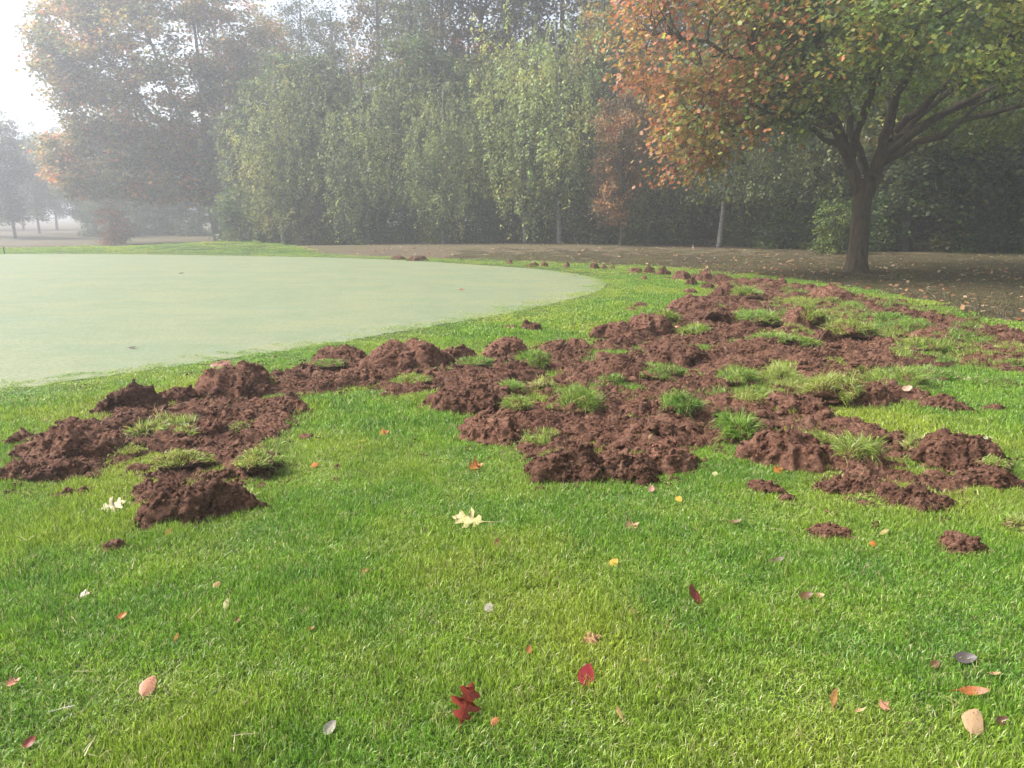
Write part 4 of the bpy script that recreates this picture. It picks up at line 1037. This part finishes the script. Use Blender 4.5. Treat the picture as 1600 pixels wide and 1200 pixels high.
limbs = [
 ([L2(1334, 312), L2(1325, 286), L2(1314, 258), L2(1302, 225, .2), L2(1290, 190, .4), L2(1262, 140, .6), L2(1225, 75, .8), L2(1195, -10, .6)], [0.176, 0.152, 0.136, 0.124, 0.112, 0.096, 0.080, 0.056]),
 ([L2(1318, 268), L2(1296, 238, -.3), L2(1262, 205, -.8), L2(1205, 165, -1.2), L2(1140, 135, -1.5), L2(1060, 110, -1.6), L2(1000, 100, -1.6)], [0.120, 0.104, 0.088, 0.072, 0.056, 0.040, 0.024]),
 ([L2(1339, 312), L2(1350, 282), L2(1364, 255, .1), L2(1372, 225, .3), L2(1384, 180, .6), L2(1400, 110, 1.0), L2(1420, 10, 1.4)], [0.200, 0.184, 0.168, 0.144, 0.120, 0.096, 0.064]),
 ([L2(1366, 248), L2(1388, 222, -.3), L2(1430, 186, -.8), L2(1500, 150, -1.4), L2(1590, 118, -2.0), L2(1690, 80, -2.4)], [0.120, 0.104, 0.088, 0.072, 0.056, 0.040]),
 ([L2(1372, 232), L2(1410, 205, .3), L2(1480, 180, .8), L2(1580, 150, 1.2), L2(1700, 130, 1.5)], [0.104, 0.088, 0.072, 0.056, 0.032]),
 ([L2(1352, 280), L2(1352, 235, -.3), L2(1350, 170, -.9), L2(1352, 90, -1.8), L2(1360, 0, -2.8)], [0.136, 0.120, 0.096, 0.080, 0.056]),
 ([L2(1314, 256), L2(1312, 215, -.5), L2(1300, 160, -1.5), L2(1285, 100, -2.6), L2(1270, 40, -3.6)], [0.112, 0.096, 0.080, 0.064, 0.048]),
 ([L2(1302, 225), L2(1285, 205, .6), L2(1230, 170, 1.6), L2(1150, 130, 2.6), L2(1080, 60, 3.2)], [0.096, 0.080, 0.072, 0.056, 0.040]),
 ([L2(1376, 215), L2(1400, 170, -1), L2(1440, 120, -2.2), L2(1500, 60, -3.4)], [0.096, 0.080, 0.064, 0.040]),
 ([L2(1372, 230), L2(1390, 190, 1), L2(1430, 130, 2.6), L2(1470, 40, 4.0)], [0.104, 0.088, 0.072, 0.048]),
 ([L2(1262, 205, -.8), L2(1210, 195, -1.4), L2(1150, 200, -1.9), L2(1090, 225, -2.1)], [0.064, 0.048, 0.040, 0.024]),
 ([L2(1240, 190, -1), L2(1190, 205, -.6), L2(1130, 222, -.3), L2(1080, 240, -.1)], [0.056, 0.048, 0.036, 0.024]),
 ([L2(1360, 262), L2(1385, 235, -.6), L2(1440, 205, -1.4), L2(1520, 185, -2.2), L2(1610, 175, -2.8)], [.10, .085, .07, .05, .03]),
 ([L2(1368, 240), L2(1395, 205, .2), L2(1455, 160, .2), L2(1540, 110, .1), L2(1630, 70, 0)], [.10, .085, .07, .05, .03]),
 ([L2(1345, 290), L2(1338, 240, .5), L2(1330, 180, 1.2), L2(1318, 100, 2.2), L2(1310, 10, 3.2)], [.12, .10, .085, .07, .05]),
 ([L2(1312, 250), L2(1280, 222, .2), L2(1225, 205, .3), L2(1165, 180, .2), L2(1110, 160, 0)], [.09, .075, .06, .045, .03]),
]
maple_blobs = [(0, .5, 8.3, 5.6, 5.6, 4.2), (-4.7, -.6, 6.0, 2.3, 2.6, 2.5), (-4.9, -1.2, 3.5, 1.25, 1.6, 1.45), (-2.6, -2.4, 5.4, 1.9, 1.9, 1.7), (-.2, -4.4, 5.7, 2.5, 1.9, 1.8), (3.0, -3.4, 6.4, 2.4, 2.0, 1.7), (5.8, -.5, 6.0, 2.6, 3.2, 2.2), (4.6, 2.8, 5.0, 2.8, 2.4, 1.6), (4.4, -2.2, 4.9, 1.9, 1.8, 1.0), (-3.0, -1.4, 4.1, 1.8, 1.6, 1.15)]
mm = build_tree('maple', mp, trunk, limbs, maple_blobs, 260, 2000, 64000, LEAF_MAPLE, .120, maple_col, M_BARK, 5, droop=.75, spread=.30, sides=16, lo=.5, hero=True)
maple = plant_tree('maple_tree', mm, tuple(mp - [0, 0, .03]), 0, 1.0, 'big spreading maple turning orange on one side, forked trunk standing on brown ground')
# stub of a sawn limb
stub = link('sawn_limb', tubes_mesh('sawn_limb', [(np.array([L2(1240, 105, -.6), L2(1226, 80, -.9), L2(1214, 62, -1.1), L2(1213, 61, -1.1)]), [.10, .10, .11, .02], 10)], M_BARK), maple)

# --- the large autumn oak in the fog
op = at(345, 379.5); OS = op[1] / FPX * 1.0
def O2(px, py, dy=0.0): return np.array([(px - 345) * OS, dy, (379.5 - py) * OS])
def oak_col(C, rng):
    return pal(C, rng, [(.125, .150, .048), (.205, .195, .056), (.340, .250, .062), (.480, .250, .070), (.48, .16, .08)], [3, 3.4, 2.6, 1.9, .7], .55, 11)
trunk = ([O2(345, 384), O2(345, 378), O2(343, 365), O2(340, 345), O2(337, 322), O2(335, 300), O2(335, 285)], [.66, .54, .45, .41, .40, .38, .22])
limbs = [
 ([O2(336, 312), O2(318, 285), O2(295, 262, -.4), O2(255, 225, -1), O2(205, 180, -1.5), O2(140, 120, -2), O2(100, 80, -2)], [.26, .22, .19, .16, .12, .08, .05]),
 ([O2(336, 300), O2(325, 265), O2(305, 220, .5), O2(280, 160, 1), O2(255, 90, 1.4), O2(235, 10, 1.6)], [.25, .22, .18, .15, .11, .07]),
 ([O2(337, 300), O2(340, 250, -.6), O2(345, 190, -1.4), O2(350, 110, -2.2), O2(352, 20, -2.8)], [.24, .2, .16, .12, .08]),
 ([O2(338, 310), O2(355, 275), O2(385, 235, .6), O2(425, 180, 1), O2(460, 110, 1.2)], [.22, .18, .15, .11, .06]),
 ([O2(334, 318), O2(310, 295, .5), O2(265, 278, 1), O2(205, 262, 1.2), O2(130, 248, 1.4)], [.17, .14, .11, .08, .04]),
 ([O2(325, 265), O2(290, 215, -2), O2(250, 150, -3.6), O2(220, 90, -4.8)], [.16, .13, .1, .06]),
 ([O2(340, 290), O2(345, 220, 2), O2(320, 150, 4), O2(300, 60, 5)], [.18, .14, .1, .06]),
 ([O2(318, 285), O2(280, 270, -2), O2(230, 250, -3.5), O2(180, 245, -4.5)], [.13, .1, .08, .05]),
 ([O2(350, 285), O2(380, 262, -2), O2(420, 245, -3.4), O2(460, 225, -4.2)], [.13, .1, .08, .05]),
]
oc = O2(288, 132)
K = OS / .0365
oak_blobs = [tuple(v * K * .95 if i > 2 else v for i, v in enumerate(b)) for b in [(oc[0], 0, oc[2], 7.0, 6.2, 6.2), (oc[0] - 2.8 * K, -1, oc[2] - 4.6 * K, 4.6, 4.0, 2.3), (oc[0] + 3.5 * K, -1, oc[2] - 2.6 * K, 4.2, 4, 3.4), (oc[0] - 3.6 * K, 0, oc[2] + 1.4 * K, 3.8, 3.4, 3.6), (oc[0] + .5, -.5, oc[2] - 5.4 * K, 4.4, 4, 1.7)]]
om = build_tree('oak', op, trunk, limbs, oak_blobs, 320, 2300, 84000, LEAF_KITE, .34, oak_col, M_BARKO, 6, droop=.5, spread=.42, sides=12, lo=.55, rough=.17, zmin=3.0, hero=True)
plant_tree('oak_tree', om, tuple(op - [0, 0, .03]), 0, 1.0, 'large round crowned oak with rusty leaves fading into fog beyond the green')

# --- woodland kinds
def rtrunk(h, r, lean, rng, n=6):
    z = np.linspace(-.1, h, n); P = np.stack([lean[0] * (np.maximum(z, 0) / h) ** 1.3 + rng.normal(0, .05, n), lean[1] * (z / h) + rng.normal(0, .05, n), z], 1)
    return P, r * np.linspace(1, .25, n)
def rlimbs(P, R, n, z0, spread, up, rng):
    out = []
    for k in range(n):
        t = z0 + (1 - z0) * (k + rng.uniform(0, .8)) / n; z = t * P[-1, 2]
        b = np.array([np.interp(z, P[:, 2], P[:, 0]), np.interp(z, P[:, 2], P[:, 1]), z]); a = k * 2.4 + rng.uniform(-.4, .4)
        L = spread * (1.1 - .6 * t); e = b + np.array([math.cos(a) * L, math.sin(a) * L, up * L]); r0 = np.interp(z, P[:, 2], R) * .55
        out.append(([b, b * .6 + e * .4 + [0, 0, .1 * L], e], [r0, r0 * .6, .015]))
    return out
def make_kind(kind, seed):
    rng = np.random.default_rng(seed)
    if kind == 'birch':
        h = 9.5; P, R = rtrunk(h, .11, (rng.uniform(-.9, .9), rng.uniform(-.4, .4)), rng)
        bl = [(P[-1, 0] * .5, 0, 6.6, 1.9, 1.9, 3.2), (P[-1, 0] * .4 + rng.uniform(-.8, .8), -.6, 4.6, 2.0, 1.7, 2.0), (P[-1, 0] * .3 + rng.uniform(-1, 1), .2, 2.8, 1.7, 1.6, 1.5)]
        cf = lambda C, g: pal(C, g, [(.110, .150, .056), (.170, .215, .074), (.245, .285, .095), (.310, .310, .105)], [2.5, 3.5, 3, 1], .6, seed)
        return build_tree(kind, None, (P, R), rlimbs(P, R, 9, .25, 2.0, .6, rng), bl, 60, 170, 13000, LEAF_SLIM, .165, cf, M_BIRCH, seed, droop=1.3, spread=.55, strands=1.35, sides=8, lo=.3, rough=.35, zmin=.5 if seed % 2 else 2.4)
    if kind == 'broadleaf':
        h = 12.; P, R = rtrunk(h, .17, (rng.uniform(-.8, .8), 0), rng)
        bl = [(0, 0, 9.0, 2.9, 2.7, 3.8), (rng.uniform(-1, 1), -.5, 5.6, 2.6, 2.4, 2.6), (rng.uniform(-1, 1), 0, 3.0, 2.0, 1.9, 1.5)]
        cf = lambda C, g: pal(C, g, [(.062, .092, .036), (.098, .128, .046), (.142, .166, .055), (.24, .21, .065)], [3, 3.5, 2.4, .8], .5, seed)
        return build_tree(kind, None, (P, R), rlimbs(P, R, 9, .3, 2.6, .8, rng), bl, 70, 220, 12000, LEAF_KITE, .27, cf, M_BARK2, seed, droop=.6, spread=.36, sides=8, lo=.3, rough=.35, zmin=.6)
    if kind == 'poplar':       # tall and thin, light showing through
        h = 20.; P, R = rtrunk(h, .24, (rng.uniform(-1, 1), 0), rng, 8)
        bl = [(0, 0, 14.5, 2.7, 2.5, 6.0), (rng.uniform(-1, 1), 0, 9.5, 2.5, 2.3, 3.6), (rng.uniform(-1, 1), 0, 17.5, 2.0, 2.0, 3.5)]
        cf = lambda C, g: pal(C, g, [(.068, .085, .036), (.105, .118, .045), (.165, .148, .055), (.240, .160, .065)], [3, 3, 2, 1.2], .4, seed)
        return build_tree(kind, None, (P, R), rlimbs(P, R, 14, .3, 2.6, 1.3, rng), bl, 90, 340, 7200, LEAF_KITE, .27, cf, M_BARK2, seed, droop=.6, spread=.36, sides=8, lo=.25, rough=.4)
    if kind == 'sapling':
        h = 3.4; P, R = rtrunk(h, .05, (rng.uniform(-.3, .3), 0), rng)
        bl = [(0, 0, 2.3, 1.35, 1.3, 1.3), (rng.uniform(-.4, .4), 0, 1.0, 1.2, 1.2, .8), (0, 0, .35, 1.2, 1.2, .4)]
        cf = lambda C, g: pal(C, g, [(.075, .105, .036), (.12, .15, .044), (.18, .205, .055)], [3, 3, 1.5], .9, seed)
        return build_tree(kind, None, (P, R), rlimbs(P, R, 7, .2, 1.0, .7, rng), bl, 40, 260, 3400, LEAF_KITE, .17, cf, M_BARK2, seed, droop=.6, spread=.2, sides=6, lo=.3, rough=.35)
KIND = {}
for kd, cnt in (('birch', 5), ('broadleaf', 4), ('poplar', 4), ('sapling', 3)):
    KIND[kd] = [make_kind(kd, 100 + 17 * i + len(kd)) for i in range(cnt)]
ORD = ['first', 'second', 'third', 'fourth', 'fifth', 'sixth', 'seventh', 'eighth', 'ninth', 'tenth', 'eleventh', 'twelfth', 'thirteenth', 'fourteenth', 'fifteenth', 'sixteenth', 'seventeenth', 'eighteenth', 'nineteenth', 'twentieth']
rf = random.Random(31)
CNT = {}
def plant(kind, name, px, depth, sc, label, color=(1, 1, 1), group=None, rz=None):
    x = (px - 800) / FPX * depth; z = Hs(x, depth) - .05
    i = CNT.get(kind, 0); CNT[kind] = i + 1
    zs = sc if isinstance(sc, tuple) else (sc, sc, sc)
    return plant_tree(name, KIND[kind][i % len(KIND[kind])], (x, depth, z), rf.uniform(0, 6.28) if rz is None else rz, zs, label, group=group, color=color)
def edge(px):      # distance of the wood's front row, closer towards the maple
    return float(np.interp(px, [300, 500, 800, 1050, 1250, 1400, 1600, 1900], [47, 44, 41.5, 38.5, 35, 32.5, 30.5, 29]))
GB, GT, GU = 'birches along the front of the wood', 'tall trees behind the birches', 'small bushes under the front of the wood'
fr = [(455, 'yellowish'), (520, 'grey green'), (585, 'dense'), (640, 'drooping'), (700, 'bushy'), (760, 'slender'), (820, 'tall pale'), (875, 'broad pale green'), (935, 'thin'), (1000, 'low drooping'),
      (1060, 'dark'), (1120, 'weeping'), (1180, 'deep green'), (1240, 'narrow'), (1395, 'shaded'), (1450, 'shaded dense'), (1510, 'dark broad'), (1575, 'dark edge'), (1650, 'outer dark'), (1730, 'outermost dark'), (1820, 'far outer dark')]
for i, (px, adj) in enumerate(fr):
    s = [1.0, 1.06, .9, .98, .86, 1.02, 1.12, 1.1, .9, .8, 1.0, .95, 1.05, 1.0, 1.1, 1.05, 1.1, 1.0, 1.1, 1.05, 1.1][i]
    kind = 'birch' if px < 1260 else 'broadleaf'
    if kind == 'broadleaf': s *= .8
    b_ = [1.0, .75, 1.25, .85, 1.15, .7, 1.3, 1.45, .8, 1.2][i % 10]; tint = (1.05 * b_, 1.0 * b_, .95 * b_) if i % 3 else (1.2 * b_, 1.08 * b_, .85 * b_)
    plant(kind, 'birch_tree' if kind == 'birch' else 'woodland_tree', px + rf.uniform(-8, 8), edge(px) + [0, 2.2, .4, 1.6, -.6, 2.6, .6][i % 7], (s * 1.18, s * 1.18, s),
          '%s %s in the wood\'s front row, %s from the oak' % (adj, 'birch' if kind == 'birch' else 'leafy tree', ORD[min(i, 19)] if i < 20 else 'last'), tint, GB)
# second row fills the gaps
for i, px in enumerate(range(400, 1900, 62)):
    kind = 'broadleaf'
    plant(kind, 'woodland_tree', px + rf.uniform(-18, 18), edge(px) + rf.uniform(3.0, 5.0), rf.uniform(.72, .95), 'dark leafy tree filling the wood just behind the front row', (rf.uniform(.8, 1.1), rf.uniform(.85, 1.05), .9), 'leafy trees behind the front row')
# tall thin trees above
for i, px in enumerate([380, 440, 492, 548, 600, 655, 700, 760, 815, 870, 930, 985, 1050, 1120, 1210, 1300, 1400, 1500, 1600, 1720]):
    c = [(1, 1, 1), (1.5, 1.0, .8), (1.1, 1.1, .9)][i % 3]
    plant('poplar', 'tall_tree', px + rf.uniform(-8, 8), edge(px) + rf.uniform(8, 13) + max(0, 700 - px) * .08, rf.uniform(.9, 1.1), 'tall thin crowned tree rising above the wood, %s along from the oak' % ORD[i], c, GT)
for i, px in enumerate(range(420, 1900, 130)):
    plant('poplar', 'tall_tree', px + rf.uniform(-25, 25), edge(px) + rf.uniform(15, 20) + max(0, 700 - px) * .1, rf.uniform(.85, 1.05), 'faint tall tree deep in the fog behind the wood', (1, 1, 1), 'faint trees deep in the wood')
for i, px in enumerate(range(430, 1850, 70)):
    plant('sapling', 'bush', px + rf.uniform(-20, 20), edge(px) + rf.uniform(6, 9), (1.5, 1.5, rf.uniform(.9, 1.2)), 'dim bush deeper inside the wood', (.75, .8, .8), 'bushes deeper inside the wood')
# coloured ones
plant('broadleaf', 'russet_tree', 968, 37.5, (.48, .48, .58), 'russet pink leaved tree leaning out of the wood beside the maple', (2.7, 1.25, 1.5))
plant('poplar', 'yellow_tree', 935, 44, (.8, .8, .62), 'yellowish crowned tree showing over the birches near the maple', (2.6, 1.9, 1.0))
plant('poplar', 'rusty_tree', 742, 50, (.85, .85, .62), 'rusty brown crowned tree over the middle of the wood', (2.3, 1.2, .95))
plant('sapling', 'red_sapling', 190, 60, (1.0, 1.0, .85), 'small red leaved young tree beside the oak trunk', (3.4, 1.2, 1.6))
plant('sapling', 'yellow_green_sapling', 1292, 30.8, (.6, .6, .6), 'bright yellow green sapling right behind the maple trunk', (1.1, 1.2, .9))
# low bushes hide the foot of the wood
for i, px in enumerate(range(395, 1880, 33)):
    s = rf.uniform(.55, 1.0)
    plant('sapling', 'bush', px + rf.uniform(-12, 12), edge(px) + rf.uniform(-.3, 2.5), (s * 1.2, s * 1.2, s), 'low dark green bush at the foot of the wood', (rf.uniform(.7, 1.2), rf.uniform(.75, 1.1), .85), GU)
# hazy trees on the far side
for i, (px, dp, s, lab) in enumerate([(5, 74, .92, 'hazy broad tree at the very edge of the fog'), (37, 72, .86, 'hazy tree with a straight bare trunk in the fog'), (-60, 78, .95, 'hazy tree beyond the edge of the fog'), (75, 88, .85, 'pale far tree behind the hazy pair'), (150, 90, .8, 'pale far tree behind the red sapling')]):
    t = plant('broadleaf', 'hazy_tree', px, dp, s, lab, (1, .95, 1), 'hazy trees in the fog')
for i, px in enumerate(range(170, 440, 30)):
    plant('broadleaf', 'far_wood_tree', px + rf.uniform(-10, 10), 84 + rf.uniform(-3, 6), rf.uniform(.8, 1.0), 'dim tree of the far wood behind the oak', (1, 1, 1), 'far wood behind the oak')
    plant('sapling', 'far_bush', px + rf.uniform(-10, 10), 79 + rf.uniform(-2, 4), rf.uniform(1.1, 1.4), 'dim bush of the far wood behind the oak', (.8, .85, .85), 'far bushes behind the oak')
for i in range(8):
    plant('broadleaf', 'far_wood_tree', -260 + 52 * i, 105 + rf.uniform(-3, 6), rf.uniform(.9, 1.1), 'very faint tree on the foggy far side of the course', (1, 1, 1), 'faintest trees in the fog')

# leaf litter on the brown ground
rng = np.random.default_rng(77)
n = 9000
yy = 10 + 34 * rng.uniform(0, 1, n) ** 1.2; xx = rng.uniform(-.2, .85, n) * yy
k = (polydist(xx, yy, LAWN) < -.05); xx, yy = xx[k], yy[k]
mpd = np.hypot(xx - mp[0], yy - mp[1]); k = rng.uniform(0, 1, len(xx)) < .22 + .78 * np.exp(-(mpd / 8) ** 2) ; xx, yy = xx[k], yy[k]; n = len(xx)
V, F, kk = leaf_cloud(np.stack([xx, yy, H(xx, yy) - .012], 1), rng.uniform(.06, .15, n), LEAF_KITE, rng, 0, np.zeros((n, 3)))
V[:, 2] = np.maximum(V[:, 2], H(V[:, 0], V[:, 1]) - .026)
cc = np.array([(.42, .22, .10), (.28, .12, .05), (.50, .34, .18), (.55, .42, .26), (.22, .08, .05)])[rng.integers(0, 5, n)]
link('leaf_litter', mesh_np('leaf_litter', V, [F], [M_LEAF], attrs={'col': ('FLOAT_COLOR', np.repeat(cc, kk, 0))}), kind='stuff', label='scattered fallen leaves over the brown ground under the maple', category='leaf litter')

# ------------------------------------------------------------------ fog
k_ = N('morning fog'); k_.t.nodes.remove(k_.out); k_.out = k_.t.nodes.new('ShaderNodeOutputMaterial')
pv = k_.t.nodes.new('ShaderNodeVolumePrincipled'); pv.inputs['Color'].default_value = (.93, .94, 1.0, 1); pv.inputs['Density'].default_value = FOG; pv.inputs['Anisotropy'].default_value = .62
k_.t.links.new(pv.outputs[0], k_.out.inputs['Volume'])
bm = bmesh.new(); bmesh.ops.create_cube(bm, size=1.0); me = bpy.data.meshes.new('haze'); bm.to_mesh(me); bm.free(); me.materials.append(k_.m)
hz = link('haze', me, kind='stuff', label='white morning fog filling the whole scene', category='fog')
hz.scale = (1240, 1020, 27.5); hz.location = (0, 400, 27.5 / 2 - 2.0)
